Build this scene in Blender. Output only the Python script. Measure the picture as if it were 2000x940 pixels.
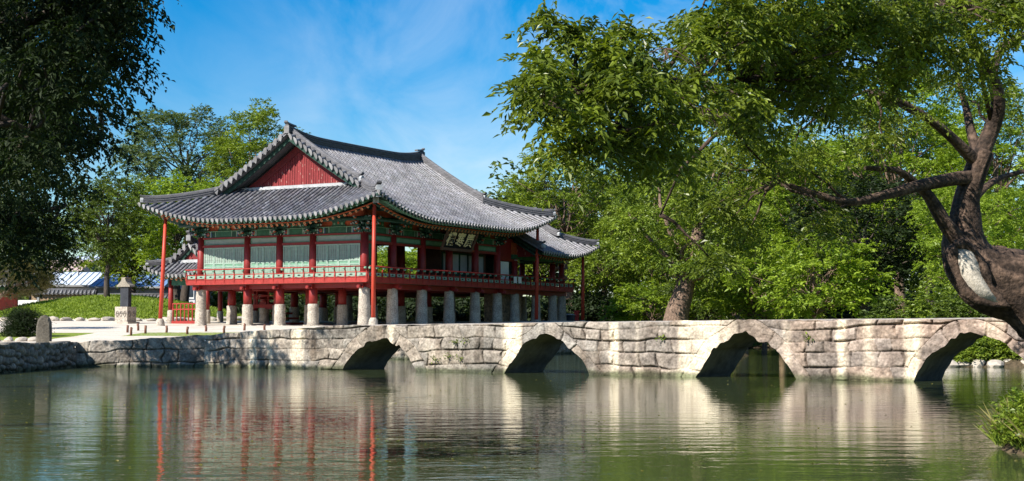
import bpy, math, random
import numpy as np
from mathutils import Vector, Matrix
R = math.radians
scene = bpy.context.scene
for _o in list(bpy.data.objects): bpy.data.objects.remove(_o)
COL = scene.collection

# ------------------------------------------------------------------ camera, light, exposure
F, YH, CAMZ = 2920.0, 644.0, 1.5
PITCH = math.atan((YH - 470.0) / F)
cam_d = bpy.data.cameras.new('camera'); cam = bpy.data.objects.new('camera', cam_d); COL.objects.link(cam)
cam_d.sensor_width = 36.0; cam_d.lens = 36.0 * F / 2000.0
cam_d.clip_start = 0.1; cam_d.clip_end = 3000
cam.location = (0, 0, CAMZ); cam.rotation_euler = (R(90) + PITCH, 0, 0)
scene.camera = cam
SUN_EL, SUN_AZ = 38.0, 229.0                       # azimuth clockwise from +Y
sdir = Vector((math.cos(R(SUN_EL)) * math.sin(R(SUN_AZ)), math.cos(R(SUN_EL)) * math.cos(R(SUN_AZ)), math.sin(R(SUN_EL))))
sun_d = bpy.data.lights.new('sun', 'SUN'); sun_d.energy = 4.9; sun_d.angle = R(0.5); sun_d.color = (1.0, 0.94, 0.84)
sun = bpy.data.objects.new('sun', sun_d); COL.objects.link(sun)
sun.rotation_euler = sdir.to_track_quat('Z', 'Y').to_euler(); sun.location = sdir * 100
vs = scene.view_settings
vs.view_transform = 'Standard'; vs.look = 'None'; vs.exposure = 0.8; vs.gamma = 1.0; vs.use_curve_mapping = False
scene.cycles.max_bounces = 8; scene.cycles.transparent_max_bounces = 8
scene.cycles.diffuse_bounces = 3; scene.cycles.glossy_bounces = 4; scene.cycles.transmission_bounces = 3
scene.cycles.caustics_reflective = False; scene.cycles.caustics_refractive = False

world = bpy.data.worlds.new('World'); scene.world = world; world.use_nodes = True
wn = world.node_tree.nodes; wl = world.node_tree.links; wn.clear()
def N(tree, kind, **kw):
    n = tree.nodes.new(kind)
    for k, v in kw.items():
        if k.startswith('i_'): n.inputs[k[2:].replace('_', ' ')].default_value = v
        else: setattr(n, k, v)
    return n
wt = world.node_tree
sky = N(wt, 'ShaderNodeTexSky', sky_type='NISHITA', sun_disc=False)
sky.sun_elevation = R(SUN_EL); sky.sun_rotation = R(SUN_AZ); sky.air_density = 1.0; sky.dust_density = 0.3; sky.ozone_density = 3.0
hsv = N(wt, 'ShaderNodeHueSaturation'); hsv.inputs['Saturation'].default_value = 1.62; hsv.inputs['Value'].default_value = 0.95; hsv.inputs['Hue'].default_value = 0.502
wl.new(sky.outputs[0], hsv.inputs['Color'])
tc = N(wt, 'ShaderNodeTexCoord')
sep = N(wt, 'ShaderNodeSeparateXYZ'); wl.new(tc.outputs['Generated'], sep.inputs[0])
zmax = N(wt, 'ShaderNodeMath', operation='ADD'); wl.new(sep.outputs['Z'], zmax.inputs[0]); zmax.inputs[1].default_value = 0.12
dvx = N(wt, 'ShaderNodeMath', operation='DIVIDE'); wl.new(sep.outputs['X'], dvx.inputs[0]); wl.new(zmax.outputs[0], dvx.inputs[1])
dvy = N(wt, 'ShaderNodeMath', operation='DIVIDE'); wl.new(sep.outputs['Y'], dvy.inputs[0]); wl.new(zmax.outputs[0], dvy.inputs[1])
comb = N(wt, 'ShaderNodeCombineXYZ'); wl.new(dvx.outputs[0], comb.inputs[0]); wl.new(dvy.outputs[0], comb.inputs[1])
mp = N(wt, 'ShaderNodeMapping'); mp.inputs['Rotation'].default_value = (0, 0, R(-30)); mp.inputs['Scale'].default_value = (2.6, 0.75, 1); mp.inputs['Location'].default_value = (5.1, 9.4, 0)
wl.new(comb.outputs[0], mp.inputs[0])
nz = N(wt, 'ShaderNodeTexNoise'); nz.inputs['Scale'].default_value = 1.0; nz.inputs['Detail'].default_value = 9; nz.inputs['Roughness'].default_value = 0.58; nz.inputs['Distortion'].default_value = 0.7
wl.new(mp.outputs[0], nz.inputs['Vector'])
rmp = N(wt, 'ShaderNodeValToRGB'); rmp.color_ramp.elements[0].position = 0.40; rmp.color_ramp.elements[1].position = 0.85
rmp.color_ramp.elements[0].color = (0, 0, 0, 1); rmp.color_ramp.elements[1].color = (0.66, 0.66, 0.66, 1)
wl.new(nz.outputs['Fac'], rmp.inputs[0])
mixc = N(wt, 'ShaderNodeMix', data_type='RGBA'); cmk = N(wt, 'ShaderNodeMapRange'); cmk.inputs[1].default_value = -0.22; cmk.inputs[2].default_value = 0.04; cmk.inputs[3].default_value = 0.22; cmk.inputs[4].default_value = 1.0   # the haze of cloud lies to the right
wl.new(sep.outputs['X'], cmk.inputs[0])
cml = N(wt, 'ShaderNodeMath', operation='MULTIPLY'); wl.new(rmp.outputs[0], cml.inputs[0]); wl.new(cmk.outputs[0], cml.inputs[1]); wl.new(cml.outputs[0], mixc.inputs[0]); wl.new(hsv.outputs[0], mixc.inputs[6]); mixc.inputs[7].default_value = (6.2, 6.7, 7.3, 1)
bg = N(wt, 'ShaderNodeBackground'); bg.inputs['Strength'].default_value = 0.088
wl.new(mixc.outputs[2], bg.inputs[0])
wo = N(wt, 'ShaderNodeOutputWorld'); wl.new(bg.outputs[0], wo.inputs[0])

# ------------------------------------------------------------------ helpers
def at(px, py, Y):
    dx, dz = (px - 1000.0) / F, (470.0 - py) / F
    c, s = math.cos(PITCH), math.sin(PITCH)
    k = Y / (c - s * dz)
    return Vector((dx * k, Y, CAMZ + k * (s + c * dz)))
def _hash(ix, iy, iz, seed):
    n = (ix * 374761393 + iy * 668265263 + iz * 2147483647 + seed * 1274126177) & 0xFFFFFFFF
    n = ((n ^ (n >> 13)) * 1274126177) & 0xFFFFFFFF
    n = ((n ^ (n >> 15)) * 2246822519) & 0xFFFFFFFF
    return ((n ^ (n >> 16)) & 0xFFFF) / 65535.0
def vnoise(x, y, z=0.0, seed=0):
    x, y, z = np.broadcast_arrays(np.asarray(x, float), np.asarray(y, float), np.asarray(z, float))
    fx, fy, fz = np.floor(x), np.floor(y), np.floor(z)
    tx, ty, tz = x - fx, y - fy, z - fz
    tx, ty, tz = tx * tx * (3 - 2 * tx), ty * ty * (3 - 2 * ty), tz * tz * (3 - 2 * tz)
    ix, iy, iz = fx.astype(np.int64), fy.astype(np.int64), fz.astype(np.int64)
    out = 0
    for a in (0, 1):
        for b in (0, 1):
            for c in (0, 1):
                w = (tx if a else 1 - tx) * (ty if b else 1 - ty) * (tz if c else 1 - tz)
                out = out + w * _hash(ix + a, iy + b, iz + c, seed)
    return out
def fbm(x, y, z=0.0, seed=0, o=4):
    s, a, t = 0, 1, 0
    for k in range(o):
        s = s + a * vnoise(np.asarray(x) * 2 ** k, np.asarray(y) * 2 ** k, np.asarray(z) * 2 ** k, seed + k); t += a; a *= 0.5
    return s / t

def tag(o, label=None, cat=None, group=None, kind=None):
    if label: o['label'] = label
    if cat: o['category'] = cat
    if group: o['group'] = group
    if kind: o['kind'] = kind
    return o
def empty(name, loc=(0, 0, 0), rz=0, label=None, cat=None, group=None):
    o = bpy.data.objects.new(name, None); COL.objects.link(o)
    o.location = loc; o.rotation_euler = (0, 0, rz); o.empty_display_size = 0.3
    return tag(o, label, cat, group)
def link(name, me, parent=None, loc=None):
    o = bpy.data.objects.new(name, me); COL.objects.link(o)
    if parent: o.parent = parent
    if loc is not None: o.location = loc
    return o
def np_mesh(name, V, faces_flat, sizes, mats, tint=None, smooth=True, mi=None):
    """V (n,3); faces_flat int array; sizes per-face loop counts"""
    me = bpy.data.meshes.new(name)
    V = np.asarray(V, np.float32); ff = np.asarray(faces_flat, np.int32).ravel(); sizes = np.asarray(sizes, np.int32)
    me.vertices.add(len(V)); me.vertices.foreach_set('co', V.ravel())
    me.loops.add(len(ff)); me.loops.foreach_set('vertex_index', ff)
    me.polygons.add(len(sizes))
    starts = np.concatenate(([0], np.cumsum(sizes)[:-1])).astype(np.int32)
    me.polygons.foreach_set('loop_start', starts)
    me.polygons.foreach_set('use_smooth', np.full(len(sizes), smooth, bool))
    if mi is not None: me.polygons.foreach_set('material_index', np.asarray(mi, np.int32))
    for m in (mats if isinstance(mats, (list, tuple)) else [mats]): me.materials.append(m)
    me.update(calc_edges=True)
    if tint is not None:
        tint = np.asarray(tint, np.float32)
        if tint.ndim == 1: tint = np.stack([tint] * 3, 1)
        a = me.color_attributes.new('tint', 'FLOAT_COLOR', 'POINT')
        a.data.foreach_set('color', np.concatenate([tint, np.ones((len(tint), 1), np.float32)], 1).ravel())
    me.validate()
    return me
class MB:
    """collects shapes into one mesh"""
    def __init__(s): s.v = []; s.f = []; s.m = []; s.t = []; s.sm = []
    def add(s, vs_, fs, mi=0, tint=1.0, smooth=False):
        b = len(s.v)
        s.v += [tuple(p) for p in vs_]
        s.t += [tint] * len(vs_)
        for f in fs: s.f.append([b + i for i in f]); s.m.append(mi); s.sm.append(smooth)
    def box(s, x0, y0, z0, x1, y1, z1, mi=0, tint=1.0):
        v = [(x0, y0, z0), (x1, y0, z0), (x1, y1, z0), (x0, y1, z0), (x0, y0, z1), (x1, y0, z1), (x1, y1, z1), (x0, y1, z1)]
        s.add(v, [(3, 2, 1, 0), (4, 5, 6, 7), (0, 1, 5, 4), (1, 2, 6, 5), (2, 3, 7, 6), (3, 0, 4, 7)], mi, tint)
    def tube(s, pts, rad, n=8, mi=0, tint=1.0, cap=True, smooth=True, sq=None):
        pts = [Vector(p) for p in pts]
        if not isinstance(rad, (list, tuple)): rad = [rad] * len(pts)
        b = len(s.v); ref = None
        for i, p in enumerate(pts):
            d = (pts[min(i + 1, len(pts) - 1)] - pts[max(i - 1, 0)]).normalized()
            if ref is None:
                ref = Vector((0, 0, 1)) if abs(d.z) < 0.9 else Vector((1, 0, 0))
            x = (ref - d * ref.dot(d)).normalized(); ref = x; y = d.cross(x)
            for k in range(n):
                a = 2 * math.pi * k / n
                s.v.append(tuple(p + (x * math.cos(a) + y * math.sin(a)) * rad[i])); s.t.append(tint)
        for i in range(len(pts) - 1):
            for k in range(n):
                k2 = (k + 1) % n
                s.f.append([b + i * n + k, b + i * n + k2, b + (i + 1) * n + k2, b + (i + 1) * n + k]); s.m.append(mi); s.sm.append(smooth)
        if cap:
            s.f.append([b + k for k in range(n)][::-1]); s.m.append(mi); s.sm.append(False)
            s.f.append([b + (len(pts) - 1) * n + k for k in range(n)]); s.m.append(mi); s.sm.append(False)
    def sweep(s, path, prof, mi=0, tint=1.0, cap=True, smooth=False):
        """profile (side, up) swept along a path; up stays vertical"""
        path = [Vector(p) for p in path]; n = len(prof); b = len(s.v)
        for i, p in enumerate(path):
            d = path[min(i + 1, len(path) - 1)] - path[max(i - 1, 0)]
            h = Vector((d.x, d.y, 0)).normalized(); side = Vector((h.y, -h.x, 0))
            for (a, c) in prof: s.v.append(tuple(p + side * a + Vector((0, 0, c)))); s.t.append(tint)
        for i in range(len(path) - 1):
            for k in range(n):
                k2 = (k + 1) % n
                s.f.append([b + i * n + k, b + i * n + k2, b + (i + 1) * n + k2, b + (i + 1) * n + k]); s.m.append(mi); s.sm.append(smooth)
        if cap:
            s.f.append([b + k for k in range(n)][::-1]); s.m.append(mi); s.sm.append(False)
            s.f.append([b + (len(path) - 1) * n + k for k in range(n)]); s.m.append(mi); s.sm.append(False)
    def prism(s, poly, off, mi=0, tint=1.0):
        """planar polygon (3D points) thickened by the vector off"""
        n = len(poly); off = Vector(off)
        v = [Vector(p) for p in poly] + [Vector(p) + off for p in poly]
        fs = [list(range(n))[::-1], list(range(n, 2 * n))] + [[i, (i + 1) % n, n + (i + 1) % n, n + i] for i in range(n)]
        s.add(v, fs, mi, tint)
    def lathe(s, prof, c=(0, 0), n=12, mi=0, tint=1.0, smooth=True, rot=0.0):
        b = len(s.v)
        for (r, z) in prof:
            for k in range(n):
                a = 2 * math.pi * k / n + rot
                s.v.append((c[0] + r * math.cos(a), c[1] + r * math.sin(a), z)); s.t.append(tint)
        for i in range(len(prof) - 1):
            for k in range(n):
                k2 = (k + 1) % n
                s.f.append([b + i * n + k, b + i * n + k2, b + (i + 1) * n + k2, b + (i + 1) * n + k]); s.m.append(mi); s.sm.append(smooth)
        s.f.append([b + k for k in range(n)][::-1]); s.m.append(mi); s.sm.append(False)
        s.f.append([b + (len(prof) - 1) * n + k for k in range(n)]); s.m.append(mi); s.sm.append(False)
    def mesh(s, name, mats):
        ff = [i for f in s.f for i in f]
        me = np_mesh(name, np.array(s.v, np.float32).reshape(-1, 3), ff, [len(f) for f in s.f], mats, np.array([t if isinstance(t, tuple) else (t, t, t) for t in s.t], np.float32).reshape(-1, 3), False, s.m)
        me.polygons.foreach_set('use_smooth', np.array(s.sm, bool))
        return me
    def build(s, name, mats, parent=None, loc=None): return link(name, s.mesh(name, mats), parent, loc)

# ------------------------------------------------------------------ materials
def mat(name, col, rough=0.75, var=0.3, scale=2.0, bump=0.15, bscale=14.0, spec=0.3, col2=None, attr=True, stretch=(1, 1, 1), fine=0.0, fscale=30.0):
    m = bpy.data.materials.new(name); m.use_nodes = True; t = m.node_tree; L = t.links
    p = t.nodes['Principled BSDF']; p.inputs['Roughness'].default_value = rough; p.inputs['Specular IOR Level'].default_value = spec
    geo = N(t, 'ShaderNodeNewGeometry')
    mp_ = N(t, 'ShaderNodeMapping'); mp_.inputs['Scale'].default_value = stretch; L.new(geo.outputs['Position'], mp_.inputs[0])
    n1 = N(t, 'ShaderNodeTexNoise'); n1.inputs['Scale'].default_value = scale; n1.inputs['Detail'].default_value = 6; n1.inputs['Roughness'].default_value = 0.65
    L.new(mp_.outputs[0], n1.inputs['Vector'])
    rp = N(t, 'ShaderNodeMapRange'); rp.inputs[1].default_value = 0.3; rp.inputs[2].default_value = 0.7
    L.new(n1.outputs['Fac'], rp.inputs[0])
    mx = N(t, 'ShaderNodeMix', data_type='RGBA'); L.new(rp.outputs[0], mx.inputs[0])
    c2 = col2 or tuple(max(0, c * (1 - var)) for c in col); c1 = col if col2 else tuple(min(1, c * (1 + var)) for c in col)
    mx.inputs[6].default_value = (*c2, 1); mx.inputs[7].default_value = (*c1, 1)
    out = mx.outputs[2]
    if fine > 0:
        n3 = N(t, 'ShaderNodeTexNoise'); n3.inputs['Scale'].default_value = fscale; n3.inputs['Detail'].default_value = 4; L.new(geo.outputs['Position'], n3.inputs['Vector'])
        r3 = N(t, 'ShaderNodeMapRange'); r3.inputs[1].default_value = 0.35; r3.inputs[2].default_value = 0.65; r3.inputs[3].default_value = 1 - fine; r3.inputs[4].default_value = 1 + fine
        L.new(n3.outputs['Fac'], r3.inputs[0])
        m3 = N(t, 'ShaderNodeMix', data_type='RGBA', blend_type='MULTIPLY'); m3.inputs[0].default_value = 1; L.new(out, m3.inputs[6]); L.new(r3.outputs[0], m3.inputs[7]); out = m3.outputs[2]
    if attr:
        at_ = N(t, 'ShaderNodeAttribute', attribute_name='tint')
        mm = N(t, 'ShaderNodeMix', data_type='RGBA', blend_type='MULTIPLY'); mm.inputs[0].default_value = 1
        L.new(out, mm.inputs[6]); L.new(at_.outputs['Color'], mm.inputs[7]); out = mm.outputs[2]
    L.new(out, p.inputs['Base Color'])
    if bump > 0:
        n2 = N(t, 'ShaderNodeTexNoise'); n2.inputs['Scale'].default_value = bscale; n2.inputs['Detail'].default_value = 5; L.new(mp_.outputs[0], n2.inputs['Vector'])
        bp = N(t, 'ShaderNodeBump'); bp.inputs['Strength'].default_value = bump; bp.inputs['Distance'].default_value = 0.05
        L.new(n2.outputs['Fac'], bp.inputs['Height']); L.new(bp.outputs[0], p.inputs['Normal'])
    return m
def leaf_mat(name, dark, light, trans=0.35, rough=0.45):
    m = bpy.data.materials.new(name); m.use_nodes = True; t = m.node_tree; L = t.links
    p = t.nodes['Principled BSDF']; p.inputs['Roughness'].default_value = rough; p.inputs['Specular IOR Level'].default_value = 0.35
    at_ = N(t, 'ShaderNodeAttribute', attribute_name='tint')
    mx = N(t, 'ShaderNodeMix', data_type='RGBA'); L.new(at_.outputs['Fac'], mx.inputs[0])
    mx.inputs[6].default_value = (*dark, 1); mx.inputs[7].default_value = (*light, 1)
    L.new(mx.outputs[2], p.inputs['Base Color'])
    tr = N(t, 'ShaderNodeBsdfTranslucent')
    tg = N(t, 'ShaderNodeMix', data_type='RGBA', blend_type='MULTIPLY'); tg.inputs[0].default_value = 1; L.new(mx.outputs[2], tg.inputs[6]); tg.inputs[7].default_value = (1.5, 1.5, 0.5, 1)
    L.new(tg.outputs[2], tr.inputs[0])
    ms = N(t, 'ShaderNodeMixShader'); ms.inputs[0].default_value = trans
    L.new(p.outputs[0], ms.inputs[1]); L.new(tr.outputs[0], ms.inputs[2])
    L.new(ms.outputs[0], t.nodes['Material Output'].inputs[0])
    return m
m_stone = mat('bridge_stone', (0.42, 0.375, 0.315), 0.85, scale=3.4, bump=0.5, bscale=9, col2=(0.22, 0.185, 0.155), fine=0.22, fscale=15)
m_rubble = mat('rubble_stone', (0.34, 0.30, 0.24), 0.85, scale=1.6, bump=0.4, bscale=10, col2=(0.17, 0.15, 0.12), fine=0.3)
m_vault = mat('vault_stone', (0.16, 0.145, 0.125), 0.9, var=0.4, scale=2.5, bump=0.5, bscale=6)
m_pillar = mat('granite', (0.48, 0.43, 0.36), 0.85, scale=2.2, bump=0.4, bscale=14, fine=0.3, fscale=14, col2=(0.29, 0.25, 0.21))
m_tile = mat('roof_tile', (0.142, 0.142, 0.152), 0.5, var=0.3, scale=1.3, bump=0.2, bscale=20, spec=0.5, fine=0.3, fscale=9)
m_pan = mat('pan_tile', (0.10, 0.10, 0.11), 0.7, var=0.3, scale=1.3, bump=0.2)
m_tend = mat('tile_end', (0.25, 0.245, 0.25), 0.7, var=0.3, scale=3, bump=0.25, bscale=30)
m_ridge = mat('ridge_tile', (0.085, 0.083, 0.088), 0.7, var=0.4, scale=2.5, bump=0.4, bscale=14, stretch=(1, 1, 5))
m_lime = mat('lime_plaster', (0.36, 0.37, 0.38), 0.8, var=0.25, scale=3)
m_red = mat('red_paint', (0.22, 0.018, 0.016), 0.5, var=0.25, scale=2.2, bump=0.08, spec=0.35, fine=0.15)
m_rail = mat('rail_paint', (0.30, 0.030, 0.024), 0.55, var=0.25, scale=3, bump=0.08, spec=0.3, fine=0.2)
m_pole = mat('pole_paint', (0.47, 0.055, 0.03), 0.45, var=0.15, scale=1.5, bump=0.05)
m_gable = mat('gable_paint', (0.21, 0.026, 0.028), 0.7, var=0.3, scale=3, bump=0.15, stretch=(5, 5, 0.5), col2=None, fine=0.25)
m_worn = mat('worn_paint', (0.45, 0.30, 0.25), 0.8, var=0.3, scale=5)
m_orange = mat('orange_paint', (0.42, 0.085, 0.035), 0.65, var=0.35, scale=5)
m_green = mat('green_paint', (0.03, 0.11, 0.065), 0.6, var=0.45, scale=4)
m_dgreen = mat('dark_green_paint', (0.016, 0.055, 0.04), 0.65, var=0.5, scale=7, bump=0.2)
m_pale = mat('pale_green_paint', (0.24, 0.34, 0.27), 0.6, var=0.18, scale=3)
m_mgreen = mat('mid_green_paint', (0.15, 0.29, 0.20), 0.6, var=0.25, scale=4)
m_dframe = mat('door_frame_paint', (0.28, 0.39, 0.32), 0.6, var=0.2, scale=4)
m_paper = mat('door_paper', (0.27, 0.31, 0.28), 0.85, var=0.18, scale=2.5)
m_ochre = mat('rafter_end', (0.50, 0.20, 0.085), 0.6, var=0.2, scale=6)
m_black = mat('black_lacquer', (0.010, 0.009, 0.010), 0.75, var=0.3, spec=0.15)
m_gold = mat('gold_letters', (0.85, 0.66, 0.36), 0.45, var=0.1, attr=False)
m_white = mat('white_paint', (0.75, 0.75, 0.73), 0.6, var=0.08)
m_wood = mat('floor_wood', (0.10, 0.05, 0.035), 0.7, var=0.3)
m_blue = mat('blue_paint', (0.05, 0.10, 0.26), 0.6, var=0.4, scale=6)
m_bark = mat('bark', (0.17, 0.115, 0.085), 0.9, var=0.5, scale=2.2, bump=1.0, bscale=6, stretch=(3, 3, 0.7), fine=0.4, fscale=12)
m_barkd = mat('dark_bark', (0.07, 0.055, 0.045), 0.9, var=0.4, scale=2.2, bump=0.8, bscale=7, stretch=(3, 3, 0.7))
m_barkr = mat('red_bark', (0.115, 0.075, 0.053), 0.9, col2=(0.022, 0.016, 0.013), scale=1.3, bump=1.0, bscale=5, stretch=(2.2, 2.2, 2.2), fine=0.5, fscale=10)
m_plug = mat('cavity_filler', (0.50, 0.45, 0.38), 0.9, var=0.3, scale=2.5, bump=0.4, fine=0.2)
m_stele = mat('dark_slate', (0.035, 0.037, 0.045), 0.45, var=0.3)
m_post = mat('stump_wood', (0.16, 0.075, 0.05), 0.85, var=0.3)
m_wallearth = mat('earth_wall', (0.36, 0.25, 0.15), 0.95, scale=3.5, bump=0.5, bscale=8, col2=(0.17, 0.12, 0.08), fine=0.3, fscale=7)
m_house = mat('house_wall', (0.62, 0.63, 0.66), 0.8, var=0.1)
m_hgrey = mat('grey_house_wall', (0.30, 0.30, 0.31), 0.85, var=0.15)
m_hroof = mat('pale_metal_roof', (0.55, 0.62, 0.72), 0.5, var=0.08)
m_broof = mat('blue_roof', (0.16, 0.27, 0.48), 0.5, var=0.2)
m_proof = mat('pink_roof', (0.50, 0.38, 0.34), 0.7, var=0.2)
m_glass = mat('window_glass', (0.04, 0.05, 0.06), 0.12, var=0.2, spec=0.6, bump=0)
m_soil = mat('soil', (0.20, 0.095, 0.05), 0.95, var=0.4, scale=5, bump=0.5, bscale=12)
m_redplain = mat('red_plastic', (0.60, 0.04, 0.03), 0.5, var=0.1)
lf_dark = leaf_mat('leaf_deep_shade_green', (0.008, 0.016, 0.005), (0.028, 0.052, 0.010), 0.25, 0.7)  # nearly black: canopy shade worked into the leaf colour; the dark bush shares it
lf_mid = leaf_mat('leaf_mid_green', (0.024, 0.05, 0.010), (0.145, 0.20, 0.026), 0.30)
lf_brt = leaf_mat('leaf_bright_green', (0.045, 0.09, 0.012), (0.28, 0.36, 0.034), 0.30)
lf_yel = leaf_mat('leaf_yellow_green', (0.08, 0.15, 0.014), (0.33, 0.43, 0.04), 0.34)
lf_olive = leaf_mat('leaf_olive_green', (0.05, 0.085, 0.03), (0.16, 0.22, 0.085), 0.3)
lf_pine = leaf_mat('pine_needles', (0.04, 0.05, 0.012), (0.17, 0.14, 0.035), 0.2)
lf_fore = leaf_mat('leaf_glossy_green', (0.020, 0.045, 0.008), (0.24, 0.30, 0.032), 0.34, 0.36)
lf_grass = leaf_mat('grass_blade', (0.11, 0.18, 0.015), (0.30, 0.38, 0.05), 0.35, 0.6)
lf_dry = leaf_mat('dry_grass_blade', (0.16, 0.15, 0.05), (0.34, 0.30, 0.11), 0.35, 0.6)

# ------------------------------------------------------------------ site: frames of reference
A_PAV = 0.4974
PAV = Vector((-7.9, 80.0, 1.7)); UX = Vector((math.sin(A_PAV), math.cos(A_PAV), 0)); VX = Vector((-math.cos(A_PAV), math.sin(A_PAV), 0))
def uv(u, v, z=0.0): return PAV + UX * u + VX * v + Vector((0, 0, z))
B0 = Vector((-6.54, 56.15, 0)); BD = Vector((0.8183, -0.5748, 0)); BN = Vector((0.5748, 0.8183, 0))   # bridge line, direction, normal to the back
BW = 2.4
def bpt(s, w=0.0, z=0.0): return B0 + BD * s + BN * w + Vector((0, 0, z))
def bridge_top(s):
    return np.interp(s, [-7.1, -3.5, 0, 6, 12, 20, 30], [1.28, 1.47, 1.65, 1.70, 1.75, 1.80, 1.84])
ARCH = [(2.04, 1.98, 1.16), (9.39, 1.90, 1.27), (16.8, 1.88, 1.36), (23.95, 1.9, 1.43)]
w0 = bpt(-7.1); 
POND = [(-19.5, 3), (-18.6, 30), (-17.85, 52), (-17.5, 60.1), (w0.x, w0.y + 0.0), (-6.6, 56.3), (-5.0, 58.4), (-6.6, 66), (-8.2, 75.1), (-4.6, 74.9)]
for u_ in (4, 12, 19, 26): p_ = uv(u_, -3.2); POND.append((p_.x, p_.y))
POND += [(9, 110), (13, 121), (22, 125), (23, 112), (19.5, 95), (16, 76), (15.6, 61), (21.5, 59.6), (26, 52), (24, 44), (17.5, 40.2), (16, 35), (14.5, 29), (12, 24.5),
         (9, 21.2), (6.5, 19.6), (6.05, 18.6), (6.3, 17.4), (8, 15.6), (9.5, 10), (9.5, 3)]
ISL = (9.3, 86.5, 4.2)
def pond_sd(X, Y):
    """distance to the shore, positive on land"""
    P = np.array(POND); n = len(P); d = np.full(X.shape, 1e9); ins = np.zeros(X.shape, bool)
    for i in range(n):
        a, b = P[i], P[(i + 1) % n]; e = b - a
        t = np.clip(((X - a[0]) * e[0] + (Y - a[1]) * e[1]) / (e @ e), 0, 1)
        d = np.minimum(d, np.hypot(X - a[0] - t * e[0], Y - a[1] - t * e[1]))
        c = ((a[1] > Y) != (b[1] > Y)) & (X < (b[0] - a[0]) * (Y - a[1]) / (b[1] - a[1] + 1e-12) + a[0])
        ins ^= c
    sd = np.where(ins, -d, d)
    isl = ISL[2] + 0.5 * (vnoise(X * 0.6, Y * 0.6, 0, 5) - 0.5) - np.hypot(X - ISL[0], Y - ISL[1])
    return np.maximum(sd, isl), isl
def mound_w(X, Y):
    r = np.hypot((X + 28.3) / 10.2, (Y - 106.5) / 8.8)
    return np.clip(1 - r ** 1.8, 0, 1)
def land(X, Y):
    X = np.asarray(X, float); Y = np.asarray(Y, float)
    sd, isl = pond_sd(X, Y)
    hl = 0.97 + 0.73 * np.clip((Y - 60) / 19, 0, 1) + 0.35 * np.clip((Y - 84) / 12, 0, 1) + 0.1 * np.clip((Y - 96) / 20, 0, 1)
    hl = hl + 1.75 * mound_w(X, Y) + 0.03 * (vnoise(X * 0.5, Y * 0.5, 0, 3) - 0.5)
    hn = np.minimum(0.12 + 0.32 * np.maximum(sd, 0), 1.0 + 0.05 * np.maximum(sd - 3, 0)) ; hn = np.minimum(hn, 2.1) + 0.15 * (vnoise(X * 0.9, Y * 0.9, 0, 9) - 0.5)
    wn_ = np.clip((X - 9.5) / 3, 0, 1) * np.ones_like(Y)
    wn_ = np.maximum(wn_, np.where((Y < 30) & (X > 0), 1.0, 0.0)); wn_ = np.where(isl > 0, 1.0, wn_)
    wn_ = np.where((Y > 128), 0, wn_)
    h = hl * (1 - wn_) + hn * wn_
    lo, hi = np.where(wn_ > 0.5, -1.2, 0.15), np.where(wn_ > 0.5, 0.05, 0.55)
    k = np.clip((sd - lo) / (hi - lo), 0, 1)
    return -0.9 * (1 - k) + h * k
def ground_z(x, y): return float(land(np.array([x]), np.array([y]))[0])
def on_ground(px, py, guess=80.0):
    """the point of the ground seen at a place of the photograph"""
    best = None
    for Y in np.arange(15, 200, 0.25):
        p = at(px, py, Y)
        if best is None and p.z <= ground_z(p.x, p.y): best = p; break
    p = best or at(px, py, guess)
    return Vector((p.x, p.y, ground_z(p.x, p.y)))

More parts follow.
